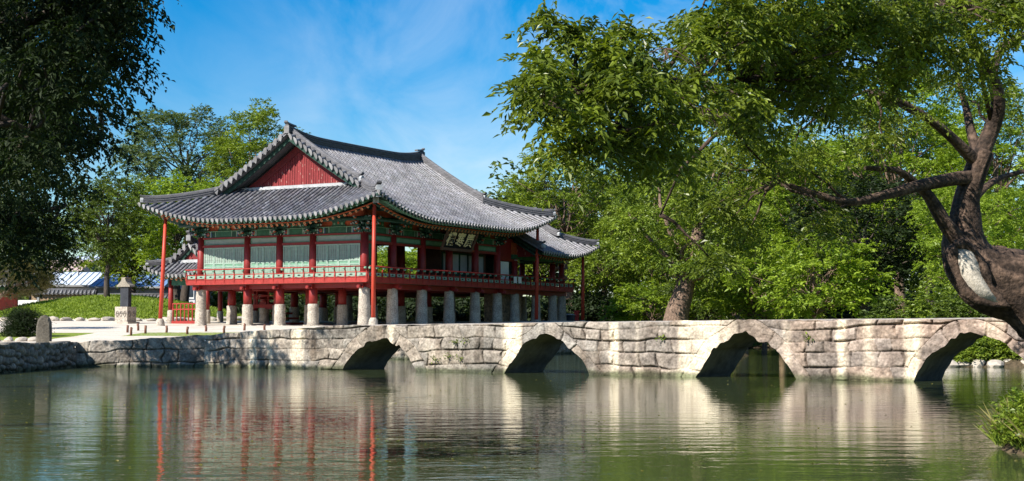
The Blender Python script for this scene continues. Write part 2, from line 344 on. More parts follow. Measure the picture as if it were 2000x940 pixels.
# ------------------------------------------------------------------ ground and water
def ground_mat():
    m = bpy.data.materials.new('ground'); m.use_nodes = True; t = m.node_tree; L = t.links
    p = t.nodes['Principled BSDF']; p.inputs['Roughness'].default_value = 0.95; p.inputs['Specular IOR Level'].default_value = 0.1
    a = N(t, 'ShaderNodeAttribute', attribute_name='tint'); sp = N(t, 'ShaderNodeSeparateColor'); L.new(a.outputs['Color'], sp.inputs[0])
    geo = N(t, 'ShaderNodeNewGeometry')
    n1 = N(t, 'ShaderNodeTexNoise'); n1.inputs['Scale'].default_value = 0.6; n1.inputs['Detail'].default_value = 8; n1.inputs['Roughness'].default_value = 0.7; L.new(geo.outputs['Position'], n1.inputs['Vector'])
    n2 = N(t, 'ShaderNodeTexNoise'); n2.inputs['Scale'].default_value = 7; n2.inputs['Detail'].default_value = 6; L.new(geo.outputs['Position'], n2.inputs['Vector'])
    def two(c1, c2, n):
        x = N(t, 'ShaderNodeMix', data_type='RGBA'); r = N(t, 'ShaderNodeMapRange'); r.inputs[1].default_value = 0.35; r.inputs[2].default_value = 0.65
        L.new(n.outputs['Fac'], r.inputs[0]); L.new(r.outputs[0], x.inputs[0]); x.inputs[6].default_value = (*c1, 1); x.inputs[7].default_value = (*c2, 1); return x.outputs[2]
    sand = two((0.52, 0.46, 0.38), (0.68, 0.62, 0.53), n1); grass = two((0.11, 0.17, 0.018), (0.26, 0.31, 0.06), n2); soil = two((0.05, 0.04, 0.025), (0.12, 0.09, 0.055), n2)
    def brk(ch):      # break the zone edges up with noise
        ad = N(t, 'ShaderNodeMath', operation='ADD'); L.new(ch, ad.inputs[0]); L.new(n2.outputs['Fac'], ad.inputs[1])
        r = N(t, 'ShaderNodeMapRange'); r.inputs[1].default_value = 0.9; r.inputs[2].default_value = 1.1; L.new(ad.outputs[0], r.inputs[0]); return r.outputs[0]
    x1 = N(t, 'ShaderNodeMix', data_type='RGBA'); L.new(brk(sp.outputs[0]), x1.inputs[0]); L.new(soil, x1.inputs[6]); L.new(sand, x1.inputs[7])
    x2 = N(t, 'ShaderNodeMix', data_type='RGBA'); L.new(brk(sp.outputs[1]), x2.inputs[0]); L.new(x1.outputs[2], x2.inputs[6]); L.new(grass, x2.inputs[7])
    L.new(x2.outputs[2], p.inputs['Base Color'])
    bp = N(t, 'ShaderNodeBump'); bp.inputs['Strength'].default_value = 0.5; bp.inputs['Distance'].default_value = 0.06; L.new(n2.outputs['Fac'], bp.inputs['Height']); L.new(bp.outputs[0], p.inputs['Normal'])
    return m
gx = np.concatenate([[-900, -500, -250, -150, -100, -75, -60, -50], np.arange(-44, -22, 0.9), np.arange(-22, 30, 0.4), np.arange(30, 50, 1.5), [55, 65, 80, 100, 150, 250, 500, 900]])
gy = np.concatenate([[-300, -100, -40, -20, -8], np.arange(0, 130, 0.4), np.arange(130, 160, 2), [165, 180, 210, 260, 350, 500, 900, 1800]])
GX, GY = np.meshgrid(gx, gy); GZ = land(GX, GY)
nxg, nyg = len(gx), len(gy)
idx = np.arange(nxg * nyg).reshape(nyg, nxg)
quads = np.stack([idx[:-1, :-1], idx[:-1, 1:], idx[1:, 1:], idx[1:, :-1]], -1).reshape(-1, 4)
sdg, islg = pond_sd(GX, GY)
sand_w = np.where((GX < 12) & (GY > 56) & (GY < 99.0) & (islg < 0), 1.0, 0.0)
gr = np.clip(mound_w(GX, GY) * 5, 0, 1)
gr = np.maximum(gr, np.where((GX < -19.6) & (GY > 62) & (GY < 70) & (GX > -40), 1.0, 0.0))
lawn = (np.abs(GY - (68.5 + (GX + 14) * 0.05)) < 2.2) & (GX > -17.5) & (GX < -8.5)
gr = np.maximum(gr, np.where(lawn, 0.62, 0))
gr = np.maximum(gr, np.where((GX > 9) & (sdg > 0.2), 0.55, 0)); gr = np.maximum(gr, np.where((islg > 0.3), 0.55, 0))
gr = np.maximum(gr, np.where((GX < -12) & (GY > 99) & (GY < 112), 0.6, 0))
tg_ = np.stack([sand_w, gr, np.zeros_like(gr)], -1).reshape(-1, 3)
g_me = np_mesh('ground', np.stack([GX, GY, GZ], -1).reshape(-1, 3), quads, np.full(len(quads), 4), ground_mat(), tg_, True)
tag(link('ground', g_me), kind='structure')

def water_mat():
    m = bpy.data.materials.new('pond_water'); m.use_nodes = True; t = m.node_tree; L = t.links
    p = t.nodes['Principled BSDF']; p.inputs['Base Color'].default_value = (0.055, 0.072, 0.028, 1); p.inputs['Roughness'].default_value = 0.03
    p.inputs['IOR'].default_value = 1.333; p.inputs['Specular IOR Level'].default_value = 0.5
    geo = N(t, 'ShaderNodeNewGeometry')
    def noise(sx, sy, sc, det, loc=0):
        q = N(t, 'ShaderNodeMapping'); q.inputs['Scale'].default_value = (sx, sy, 1); q.inputs['Location'].default_value = (loc, loc * 0.7, 0); L.new(geo.outputs['Position'], q.inputs[0])
        n = N(t, 'ShaderNodeTexNoise'); n.inputs['Scale'].default_value = sc; n.inputs['Detail'].default_value = det; n.inputs['Roughness'].default_value = 0.55; L.new(q.outputs[0], n.inputs['Vector']); return n.outputs['Fac']
    a = noise(0.5, 1.15, 1.6, 3); b = noise(0.8, 1.4, 9.0, 2, 5.0); c = noise(1, 1, 0.11, 2, 2.0)
    mb = N(t, 'ShaderNodeMath', operation='MULTIPLY'); L.new(b, mb.inputs[0]); mb.inputs[1].default_value = 0.13
    ab = N(t, 'ShaderNodeMath', operation='ADD'); L.new(a, ab.inputs[0]); L.new(mb.outputs[0], ab.inputs[1])
    r = N(t, 'ShaderNodeMapRange'); r.inputs[1].default_value = 0.35; r.inputs[2].default_value = 0.65; r.inputs[3].default_value = 0.45; r.inputs[4].default_value = 1.0; L.new(c, r.inputs[0])
    sx = N(t, 'ShaderNodeSeparateXYZ'); L.new(geo.outputs['Position'], sx.inputs[0])      # breeze ruffles the far left corner
    ry = N(t, 'ShaderNodeMapRange'); ry.inputs[1].default_value = 36; ry.inputs[2].default_value = 50; L.new(sx.outputs['Y'], ry.inputs[0])
    rx = N(t, 'ShaderNodeMapRange'); rx.inputs[1].default_value = 1; rx.inputs[2].default_value = -8; L.new(sx.outputs['X'], rx.inputs[0])
    ru = N(t, 'ShaderNodeMath', operation='MULTIPLY'); L.new(ry.outputs[0], ru.inputs[0]); L.new(rx.outputs[0], ru.inputs[1])
    rk = N(t, 'ShaderNodeMath', operation='MULTIPLY_ADD'); L.new(ru.outputs[0], rk.inputs[0]); rk.inputs[1].default_value = 2.6; L.new(r.outputs[0], rk.inputs[2])
    h = N(t, 'ShaderNodeMath', operation='MULTIPLY'); L.new(ab.outputs[0], h.inputs[0]); L.new(rk.outputs[0], h.inputs[1])
    bp = N(t, 'ShaderNodeBump'); bp.inputs['Strength'].default_value = 1.0; bp.inputs['Distance'].default_value = 0.014
    L.new(h.outputs[0], bp.inputs['Height']); L.new(bp.outputs[0], p.inputs['Normal'])
    return m
wm = MB(); wm.add([(-70, -30, 0), (70, -30, 0), (70, 127, 0), (-70, 127, 0)], [(0, 1, 2, 3)])
tag(wm.build('water', [water_mat()]), kind='structure')

# ------------------------------------------------------------------ stone facings
def seg_dist(x, edges):
    i = np.clip(np.searchsorted(edges, x) - 1, 0, len(edges) - 2)
    return np.minimum(x - edges[i], edges[i + 1] - x), i
def ashlar(S, Z, seed, arches=(), top=None, s0=-10, s1=40):
    rng = np.random.RandomState(seed)
    z = Z + 0.30 * (vnoise(S * 0.42, Z * 0.5, 0, seed) - 0.5) + 0.10 * (vnoise(S * 1.7, Z * 1.5, 0, seed + 1) - 0.5)
    s = S + 0.22 * (vnoise(S * 0.9, Z * 3.2, 0, seed + 2) - 0.5) + 0.10 * (vnoise(S * 2.5, Z * 5, 0, seed + 3) - 0.5)
    ce = [-0.8]
    while ce[-1] < 2.6: ce.append(ce[-1] + rng.uniform(0.30, 0.56))
    ce = np.array(ce); dz, ci = seg_dist(z, ce)
    d = np.full(S.shape, 9.0); ids = np.zeros(S.shape, int)
    for c in range(len(ce) - 1):
        e = [s0 - rng.uniform(0, 1)]
        while e[-1] < s1: e.append(e[-1] + rng.choice([rng.uniform(0.45, 0.9), rng.uniform(0.8, 1.7)]))
        e = np.array(e); m = ci == c
        if m.any():
            dd, ii = seg_dist(s[m], e); d[m] = np.minimum(dz[m], dd); ids[m] = ii * 17 + c * 131
    for k, (sc, hf, rise) in enumerate(arches):
        q = np.maximum(Z, 0) / rise + (np.abs(S - sc) / hf) ** 1.9; ang = np.arctan2(np.maximum(Z, 0) / rise, (S - sc) / hf)
        thick = 0.28 + 0.34 * vnoise(ang * 2.6, k * 3.7, 0, seed + 8)
        qo = 1 + thick / rise
        m = (q < qo) & (Z > -0.2)
        e = [-0.05]
        while e[-1] < math.pi + 0.05: e.append(e[-1] + rng.uniform(0.22, 0.62))
        dd, ii = seg_dist(ang[m] + 0.03 * (vnoise(q[m] * 6, ang[m] * 3, 0, seed) - 0.5), np.array(e))
        d[m] = np.minimum(dd * hf * 0.8, 0.02 + (qo[m] - q[m]) * rise * 1.6); ids[m] = 5000 + k * 100 + ii
        mo = (~m) & (q < qo + 0.2); d[mo] = np.minimum(d[mo], (q[mo] - qo[mo]) * rise)
    return np.maximum(d, 0), ids
def rubble(S, Z, seed, cell=0.34):
    sx = S + 0.10 * (vnoise(S * 3, Z * 3, 0, seed) - 0.5); zx = Z * 1.25 + 0.10 * (vnoise(S * 3, Z * 3, 9, seed) - 0.5)
    ix, iz = np.floor(sx / cell).astype(np.int64), np.floor(zx / cell).astype(np.int64)
    f1 = np.full(S.shape, 9.0); f2 = np.full(S.shape, 9.0); ids = np.zeros(S.shape, np.int64)
    for a in (-1, 0, 1):
        for b in (-1, 0, 1):
            jx, jz = ix + a, iz + b
            px = (jx + 0.1 + 0.8 * _hash(jx, jz, jx * 0, seed)) * cell; pz = (jz + 0.1 + 0.8 * _hash(jx, jz, jx * 0 + 1, seed)) * cell
            dd = np.hypot(sx - px, zx - pz); nid = jx * 7919 + jz * 104729
            closer = dd < f1
            f2 = np.where(closer, f1, np.minimum(f2, dd)); ids = np.where(closer, nid, ids); f1 = np.minimum(f1, dd)
    return (f2 - f1) * 0.5, ids
def facing(path, zbot, ztop, style, seed, mats, ds=0.035, nr=56, arches=(), depth=0.6, streak=0.0, name='facing', parent=None, flip=False, svals=None):
    """one sheet of stones along a ground line (left to right as its front is seen), with a top turned back by depth"""
    P = np.array([(p[0], p[1]) for p in path]); seg = np.hypot(*np.diff(P, axis=0).T); cum = np.concatenate([[0], np.cumsum(seg)])
    S1 = np.arange(0, cum[-1] + 1e-6, ds); S1[-1] = cum[-1]
    off = svals or 0.0
    X = np.interp(S1, cum, P[:, 0]); Y = np.interp(S1, cum, P[:, 1])
    sm = 6
    tx = np.gradient(np.interp(S1, cum, P[:, 0])); ty = np.gradient(np.interp(S1, cum, P[:, 1]))
    ker = np.ones(2 * sm + 1) / (2 * sm + 1); tx = np.convolve(np.pad(tx, sm, 'edge'), ker, 'valid'); ty = np.convolve(np.pad(ty, sm, 'edge'), ker, 'valid')
    ln = np.hypot(tx, ty); nx_, ny_ = ty / ln, -tx / ln
    if flip: nx_, ny_ = -nx_, -ny_
    SS = S1 + off
    zb = zbot(SS); zt = ztop(SS) + 0.05 * (vnoise(SS * 1.3, 0, 0, seed + 40) - 0.5) + (0.09 * (vnoise(SS * 3.1, 1, 0, seed + 41) - 0.5) if style == 'rubble' else 0.03 * (vnoise(SS * 5, 1, 0, seed + 41) - 0.5))
    T = np.linspace(0, 1, nr)
    Z = zb[:, None] + (zt - zb)[:, None] * T[None]; S = np.repeat(SS[:, None], nr, 1)
    if style == 'ashlar': d, ids = ashlar(S, Z, seed, arches, s0=SS[0] - 1, s1=SS[-1] + 1)
    else: d, ids = rubble(S, Z, seed)
    h1 = _hash(ids, ids * 0, ids * 0, seed); h2 = _hash(ids, ids * 0 + 3, ids * 0, seed)
    wide = np.clip(vnoise(S * 1.1, Z * 2.5, 0, seed + 5) * 1.8 - 0.75, 0, 1)
    gw = 0.011 + 0.024 * wide if style == 'ashlar' else 0.026
    groove = np.exp(-(d / gw) ** 2)
    o = (0.014 if style == 'ashlar' else 0.05) * np.minimum(d / 0.06, 1) ** 0.6 + 0.03 * (h1 - 0.5) - groove * (0.035 + 0.13 * wide) + (0.04 if style == 'ashlar' else 0.07) * (fbm(S * 2.6, Z * 2.6, 0, seed + 11) - 0.5) + 0.04 * (fbm(S * 12, Z * 12, 0, seed + 12, 3) - 0.5)
    if style == 'rubble': o = o + 0.05 * np.minimum(d / 0.1, 1)
    VX_ = X[:, None] + nx_[:, None] * o; VY_ = Y[:, None] + ny_[:, None] * o
    V = np.stack([VX_, VY_, Z], -1)
    base = 0.70 + 0.42 * h1 + 0.9 * (fbm(S * 5.5, Z * 5.5, 0, seed + 51) - 0.5) - 0.30 * np.clip(vnoise(S * 17, Z * 17, 0, seed + 52) * 4 - 2.7, 0, 1)
    tint = np.stack([base * (1 + 0.10 * (h2 - 0.5)), base, base * (1 - 0.10 * (h2 - 0.5))], -1)
    tint *= (1 - 0.6 * groove * np.clip(0.7 + wide, 0, 1))[..., None]
    if streak > 0:     # pale lime runs down from the deck joints
        st = np.clip(vnoise(S * 2.3 + 0.22 * vnoise(S * 2, Z * 1.6, 0, 3), 0.5, 0, seed + 20) * 7.0 - 4.1, 0, 1) * np.clip(0.6 + 0.9 * vnoise(S * 2, Z * 0.9, 0, seed + 22), 0, 1)
        st = st * streak
        tint = tint * (1 - st[..., None]) + st[..., None] * np.array([2.1, 2.08, 1.9])
        pk = np.clip((S - 8) / 16, 0, 1)[..., None]
        tint = tint * (1 - 0.9 * pk * (1 - st[..., None])) + 0.9 * pk * (1 - st[..., None]) * tint * np.array([1.0, 0.86, 0.84])
        dk = np.clip(fbm(S * 1.2, Z * 2.2, 0, seed + 30) * 3 - 1.55, 0, 1)[..., None]
        tint *= 1 - 0.45 * dk * (1 - 0.7 * st[..., None])
        s2 = np.clip(vnoise(S * 3.3 + 0.2 * vnoise(S * 3, Z * 2, 0, 5), 2.5, 0, seed + 33) * 5 - 2.9, 0, 1) * np.clip(vnoise(S * 1.3, Z * 1.1, 0, seed + 34) * 2 - 0.5, 0, 1)
        tint *= 1 - 0.42 * (s2 * (1 - st))[..., None] * np.array([0.9, 1.0, 1.08])
    wet = np.clip(1.6 - Z / (0.07 + 0.12 * vnoise(S * 1.8, 4, 0, seed + 60)), 0, 1)[..., None]; tint = tint * (1 - wet * np.array([0.68, 0.62, 0.72]))
    back = np.stack([X - nx_ * depth, Y - ny_ * depth, zt - 0.02], -1)[:, None]
    V = np.concatenate([V, back], 1); tint = np.concatenate([tint, np.full((len(S1), 1, 3), 1.25)], 1); nrr = nr + 1
    ix = np.arange(len(S1) * nrr).reshape(len(S1), nrr)
    q = np.stack([ix[:-1, :-1], ix[1:, :-1], ix[1:, 1:], ix[:-1, 1:]], -1).reshape(-1, 4)
    if flip: q = q[:, ::-1]
    me = np_mesh(name, V.reshape(-1, 3), q, np.full(len(q), 4), mats, tint.reshape(-1, 3), True)
    return link(name, me, parent)
def arch_z(s):
    z = np.full(np.shape(s), -0.35)
    for (sc, hf, rise) in ARCH:
        t = np.abs((s - sc) / hf); z = np.where(t < 1, np.maximum(z, -0.35 + (rise + 0.35) * np.maximum(1 - t ** 1.8, 0) ** 0.8 + (0.16 * (vnoise(s * 2.6, 7, 0, 4) - 0.5) + 0.10 * (vnoise(s * 7.0, 3, 0, 6) - 0.5)) * np.clip((0.97 - t) * 8, 0, 1)), z)
    return z
bridge = empty('stone_bridge', bpt(10, BW / 2, 0), 0, 'long low grey stone bridge with four arches across the pond', 'bridge')
def rel(o, root): o.location = o.location - root.location; return o
rel(facing([bpt(-7.1), bpt(30)], arch_z, bridge_top, 'ashlar', 11, [m_stone], 0.022, 84, ARCH, 0.5, 1.0, 'facing', bridge, svals=-7.1), bridge)
rel(facing([bpt(-7.1, BW), bpt(30, BW)], arch_z, bridge_top, 'ashlar', 23, [m_stone], 0.07, 26, ARCH, 0.5, 1.0, 'facing', bridge, flip=True, svals=-7.1), bridge)
dk = MB()
ss = np.linspace(-7.1, 30, 120)
dv = []; df = []
for s_ in ss:
    zt_ = float(bridge_top(s_)); dv += [bpt(s_, 0.3, zt_ - 0.03), bpt(s_, BW / 2, zt_ + 0.03), bpt(s_, BW - 0.3, zt_ - 0.03)]
for i in range(len(ss) - 1):
    for k in (0, 1): df.append((i * 3 + k, i * 3 + 3 + k, i * 3 + 4 + k, i * 3 + 1 + k))
dk.add(dv, df, 0, 1.3, True); rel(dk.build('deck', [m_stone], bridge), bridge)
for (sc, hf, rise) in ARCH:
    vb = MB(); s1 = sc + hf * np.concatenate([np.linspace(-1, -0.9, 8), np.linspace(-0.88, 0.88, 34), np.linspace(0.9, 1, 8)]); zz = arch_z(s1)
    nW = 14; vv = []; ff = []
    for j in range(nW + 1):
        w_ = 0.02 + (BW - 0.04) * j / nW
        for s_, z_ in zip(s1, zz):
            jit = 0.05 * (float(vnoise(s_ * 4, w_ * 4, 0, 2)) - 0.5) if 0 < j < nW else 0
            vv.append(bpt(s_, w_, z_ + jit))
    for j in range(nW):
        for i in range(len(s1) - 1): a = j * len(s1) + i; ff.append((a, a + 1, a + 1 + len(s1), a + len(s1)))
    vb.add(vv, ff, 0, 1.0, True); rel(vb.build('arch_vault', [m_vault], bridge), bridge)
# weeds in the bridge joints are grown with the other plants below
zc = lambda v: (lambda s: np.full(np.shape(s), v))
bw_ = facing([(-17.5, 60.1), (w0.x, w0.y)], zc(-0.35), lambda s: np.interp(s, [0, 5.2], [0.99, 1.28]), 'ashlar', 31, [m_stone], 0.024, 54, (), 0.7, 0.35, 'bank_wall')
tag(bw_, 'low cut stone wall along the plaza edge left of the bridge', 'wall')
rb = facing([(-19.5, 3), (-18.6, 30), (-17.85, 52), (-17.5, 60.1)], zc(-0.35), zc(1.0), 'rubble', 37, [m_rubble], 0.05, 34, (), 0.7, 0, 'rubble_wall')
tag(rb, 'rough rubble stone wall at the left edge of the pond', 'wall')
ep = [(-5.0, 58.4), (-6.6, 66), (-8.2, 75.1), (-4.6, 74.9)] + [tuple(uv(u_, -3.2))[:2] for u_ in (4, 12, 19, 26)] + [(9, 110), (13, 121)]
eb = facing(ep, zc(-0.35), zc(1.6), 'rubble', 41, [m_rubble], 0.09, 20, (), 0.6, 0, 'pond_edge_wall')
eb.data.materials[0] = m_pillar
tag(eb, 'pale rubble edging wall of the pond under the pavilion, seen through the arches', 'wall')
# ------------------------------------------------------------------ tiled roofs
rngp = np.random.RandomState(77)
class Roof:
    """hip and gable roof over a rectangle of eaves, local axes u (along the ridge) and v"""
    def __init__(s, u0, u1, v0, v1, z0, k1, k2, A, Q, dg, ov, gable0=False, gable1=False, sp=0.33):
        s.u0, s.u1, s.v0, s.v1, s.z0, s.k1, s.k2, s.A, s.Q, s.dg, s.ov, s.g0, s.g1, s.sp = u0, u1, v0, v1, z0, k1, k2, A, Q, dg, ov, gable0, gable1, sp
        s.half = (v1 - v0) / 2; s.vc = (v0 + v1) / 2
        s.uv0 = u0 if gable0 else u0 + dg - ov; s.uv1 = u1 if gable1 else u1 - dg + ov
    def prof(s, d): return s.z0 + s.k1 * d + s.k2 * d * d
    def lift1(s, q): return s.A * max(0.0, 1 - q / s.Q) ** 2
    def liftF(s, u):
        a = s.lift1(u - s.u0) * (0.12 if s.g0 else 1); b = s.lift1(s.u1 - u) * (0.12 if s.g1 else 1); return a + b
    def liftS(s, v): return s.lift1(v - s.v0) + s.lift1(s.v1 - v)
    def F(s, u, d, side=0, dz=0.0):      # point on a long slope
        return Vector((u, s.v0 + d if side == 0 else s.v1 - d, s.prof(d) + s.liftF(u) + dz))
    def S(s, v, d, end=0, dz=0.0):       # point on an end slope
        return Vector((s.u0 + d if end == 0 else s.u1 - d, v, s.prof(d) + s.liftS(v) + dz))
    def dmaxF(s, u):
        m = s.half
        if not s.g0 and u < s.uv0: m = min(m, u - s.u0)
        if not s.g1 and u > s.uv1: m = min(m, s.u1 - u)
        return max(m, 0.0)
    def dmaxS(s, v): return max(0.0, min(s.dg, v - s.v0, s.v1 - v))
    def row(s, mb, fn, dm, side, r=0.088):
        """one row of half round cover tiles running up the slope; side is the unit vector across it"""
        L = 0.34; n = max(1, int(round(dm / L)))
        if dm < 0.15: return
        ds = np.linspace(-0.04, dm, n + 1)
        for k in range(n):
            a, b = fn(ds[k]), fn(ds[k + 1]); d = (b - a).normalized(); up = side.cross(d)
            if up.z < 0: up = -up
            j = rngp.uniform(-0.006, 0.006)
            t = rngp.choice([rngp.uniform(0.75, 1.0), rngp.uniform(0.95, 1.2), rngp.uniform(1.2, 1.6)], p=[0.42, 0.46, 0.12])
            tt = (t * rngp.uniform(0.97, 1.05), t, t * rngp.uniform(0.97, 1.07))
            vs_ = []
            for (p, rr) in ((a - d * 0.02, r * 1.1), (b, r * 0.92)):
                for q in range(6):
                    an = math.pi * q / 5
                    vs_.append(p + side * (math.cos(an) * rr + j) + up * (math.sin(an) * rr * 1.05 - 0.01))
            fs = [(q, q + 1, q + 7, q + 6) for q in range(5)] + [(5, 4, 3, 2, 1, 0)]
            mb.add(vs_, fs, 0, tt, False)
    def pan(s, mb, f, ea, eb, da, db, n):
        """a channel of pan tiles between two rows"""
        if max(da, db) < 0.05: return
        pts = []
        for k in range(n + 1):
            for e, dm in ((ea, da), ((ea + eb) / 2, (da + db) / 2), (eb, db)):
                p = f(e, max(0.0, dm) * k / n); p.z -= 0.045 if e == (ea + eb) / 2 else 0.0
                pts.append(p)
        fs = []
        for k in range(n):
            for c in (0, 1): a = k * 3 + c; fs.append((a, a + 1, a + 4, a + 3))
        mb.add(pts, fs, 1, float(rngp.uniform(0.8, 1.2)), False)
    def tongue(s, mb, p, out, side, r=0.1):
        """the disc and the pointed drip plate that close a row of tiles at the eave"""
        n = 8; o = p + out * 0.045
        t = float(rngp.uniform(0.8, 1.35))
        sh = [(-1.0, 0.45), (-0.75, 0.95), (0, 1.15), (0.75, 0.95), (1.0, 0.45), (0.85, -0.35), (0.45, -0.95), (0, -1.5), (-0.45, -0.95), (-0.85, -0.35)]
        tilt = out * 0.35 + Vector((0, 0, 1)); tilt.normalize()
        mb.prism([o + side * (a * r) + tilt * (b * r * 1.05) for a, b in sh], out * -0.03, 2, t)
    def build(s, root, name='roof', sides=(0, 1), ends=(0, 1)):
        mb = MB(); U, V_ = Vector((1, 0, 0)), Vector((0, 1, 0))
        nu = int(round((s.u1 - s.u0) / s.sp)); us = np.linspace(s.u0, s.u1, nu + 1)
        for sd in sides:
            fn = lambda u, d, sd=sd: s.F(u, d, sd)
            for i, u in enumerate(us):
                dm = s.dmaxF(u)
                if 0 < i < nu or s.g0 or s.g1: s.row(mb, lambda d, u=u: fn(u, d), dm, U)
                if i < nu: s.pan(mb, fn, us[i], us[i + 1], s.dmaxF(us[i]), s.dmaxF(us[i + 1]), 14 if dm > 4 else 6)
                if s.dmaxF(u) > 0.02 or True: s.tongue(mb, fn(u, -0.03), V_ * (-1 if sd == 0 else 1), U)
        nv = int(round((s.v1 - s.v0) / s.sp)); vs_ = np.linspace(s.v0, s.v1, nv + 1)
        for e in ends:
            if (e == 0 and s.g0) or (e == 1 and s.g1): continue
            fn = lambda v, d, e=e: s.S(v, d, e)
            for i, v in enumerate(vs_):
                dm = s.dmaxS(v)
                if 0 < i < nv: s.row(mb, lambda d, v=v: fn(v, d), dm, V_)
                if i < nv: s.pan(mb, fn, vs_[i], vs_[i + 1], s.dmaxS(vs_[i]), s.dmaxS(vs_[i + 1]), 7)
                s.tongue(mb, fn(v, -0.03), U * (-1 if e == 0 else 1), V_)
        # short tiles turned outward along the verges
        for (uvg, sg, gg) in ((s.uv0, -1, 0), (s.uv1, 1, 1)):
            if gg not in ends: continue
            for sd in sides:
                d = s.dg * (0.79 if not (s.g0 if gg == 0 else s.g1) else 0.05)
                while d < s.half - 0.1:
                    p = s.F(uvg, d, sd); p2 = s.F(uvg + sg * 0.01, d + 0.3, sd); dr = (p2 - p).normalized()
                    out = Vector((sg, 0, 0)); a = p + out * 0.16 + Vector((0, 0, 0.03)); b = p - out * 0.35 + Vector((0, 0, 0.16))
                    t = float(rngp.uniform(0.8, 1.3)); vv = []
                    upv = dr.cross(out) if dr.cross(out).z > 0 else -dr.cross(out)
                    for q in (a, b):
                        for k in range(6):
                            an = math.pi * k / 5; vv.append(q + dr * (math.cos(an) * 0.11) + upv * (math.sin(an) * 0.11))
                    mb.add(vv, [(k, k + 1, k + 7, k + 6) for k in range(5)], 0, t)
                    s.tongue(mb, a, out, dr, 0.15)
                    d += 0.345
        roof = mb.build(name, [m_tile, m_pan, m_tend], root)
        s.roof = roof
        # under side of the eaves
        sb = MB()
        for sd in sides:
            pts = []; us2 = np.linspace(s.u0, s.u1, 41)
            for u in us2:
                for d in (0.02, 1.0, 3.4): pts.append(s.F(u, min(d, max(0.02, min(s.half, u - s.u0 if not s.g0 else 9, s.u1 - u if not s.g1 else 9))), sd, -0.13))
            sb.add(pts, [(i * 3 + k, i * 3 + k + 1, i * 3 + k + 4, i * 3 + k + 3) for i in range(40) for k in (0, 1)])
        for e in ends:
            if (e == 0 and s.g0) or (e == 1 and s.g1): continue
            pts = []; vs2 = np.linspace(s.v0, s.v1, 41)
            for v in vs2:
                for d in (0.02, 1.0, 3.4): pts.append(s.S(v, min(d, max(0.02, min(v - s.v0, s.v1 - v))), e, -0.13))
            sb.add(pts, [(i * 3 + k, i * 3 + k + 1, i * 3 + k + 4, i * 3 + k + 3) for i in range(40) for k in (0, 1)])
        sb.build('soffit', [m_dgreen], roof)
        return roof
    @staticmethod
    def layers(w, h, n):
        pr = []; 
        for k in range(n):
            z = h * k / n; ww = w / 2 * (1.0 if k % 2 == 0 else 0.82); pr += [(ww, z), (ww, z + h / n)]
        top = [(w * 0.36, h), (w * 0.30, h + 0.09), (0.0, h + 0.13), (-w * 0.30, h + 0.09), (-w * 0.36, h)]
        return pr + top + [(-a, b) for a, b in reversed(pr)]
    def ridges(s, ends=(0, 1), sides=(0, 1), main=0.52, minor=0.34):
        roof = s.roof
        us = np.linspace(s.uv0 - 0.05, s.uv1 + 0.05, 40); mid = (s.uv0 + s.uv1) / 2; hw = (s.uv1 - s.uv0) / 2
        zt = lambda u: s.prof(s.half) + s.liftF(u) - 0.12 + 0.30 * (1 if s.half < 5 else 0.35) * (abs(u - mid) / hw) ** 2.6
        path = [Vector((u, s.vc, zt(u))) for u in us]
        mb = MB(); mb.sweep(path, Roof.layers(0.36, main, 7), 0, 1.0)
        # raised horn at each end
        for p, sg in ((path[0], -1), (path[-1], 1)):
            mb.sweep([p + Vector((-sg * 0.75, 0, main + 0.02)), p + Vector((-sg * 0.35, 0, main + 0.06)), p + Vector((0, 0, main + 0.12)), p + Vector((sg * 0.10, 0, main + 0.20))], [(0.13, 0), (0.1, 0.10), (-0.1, 0.10), (-0.13, 0)], 0, 1.4)
            mb.box(p.x - 0.04, p.y - 0.17, p.z + 0.02, p.x + 0.04, p.y + 0.17, p.z + main + 0.02, 1, 0.8)
        mb.build('ridge', [m_ridge, m_tend], roof)
        for e in ends:
            plain = s.g0 if e == 0 else s.g1; sg = -1 if e == 0 else 1
            uq = (s.uv0 + 0.30) if e == 0 else (s.uv1 - 0.30)
            for sd in sides:
                d0 = 0.25 if plain else s.dg * 0.82
                ds = np.linspace(s.half - 0.2, d0, 26)
                path = [s.F(uq, d, sd, 0.03 + 0.10 * max(0, 1 - (d - d0) / 0.9) ** 2) for d in ds]
                mb = MB(); mb.sweep(path, Roof.layers(0.30, minor, 5), 0, 1.7)
                Roof.finial(mb, path[-1], (path[-1] - path[-2]).normalized(), minor)
                mb.build('descending_ridge', [m_ridge, m_lime], roof)
                if plain: continue
                us_ = s.u0 if e == 0 else s.u1; vs_ = s.v0 if sd == 0 else s.v1; vg = 1 if sd == 0 else -1
                path = []
                for d in np.linspace(s.dg * 0.82, 0.12, 20):
                    path.append(Vector((us_ - sg * d, vs_ + vg * d, s.prof(d) + s.lift1(d) + 0.02 + 0.07 * max(0, 1 - d / 1.0) ** 2)))
                mb = MB(); mb.sweep(path, Roof.layers(0.30, minor - 0.04, 5), 0, 1.5)
                Roof.finial(mb, path[-1], (path[-1] - path[-2]).normalized(), minor - 0.04)
                mb.build('hip_ridge', [m_ridge, m_lime], roof)
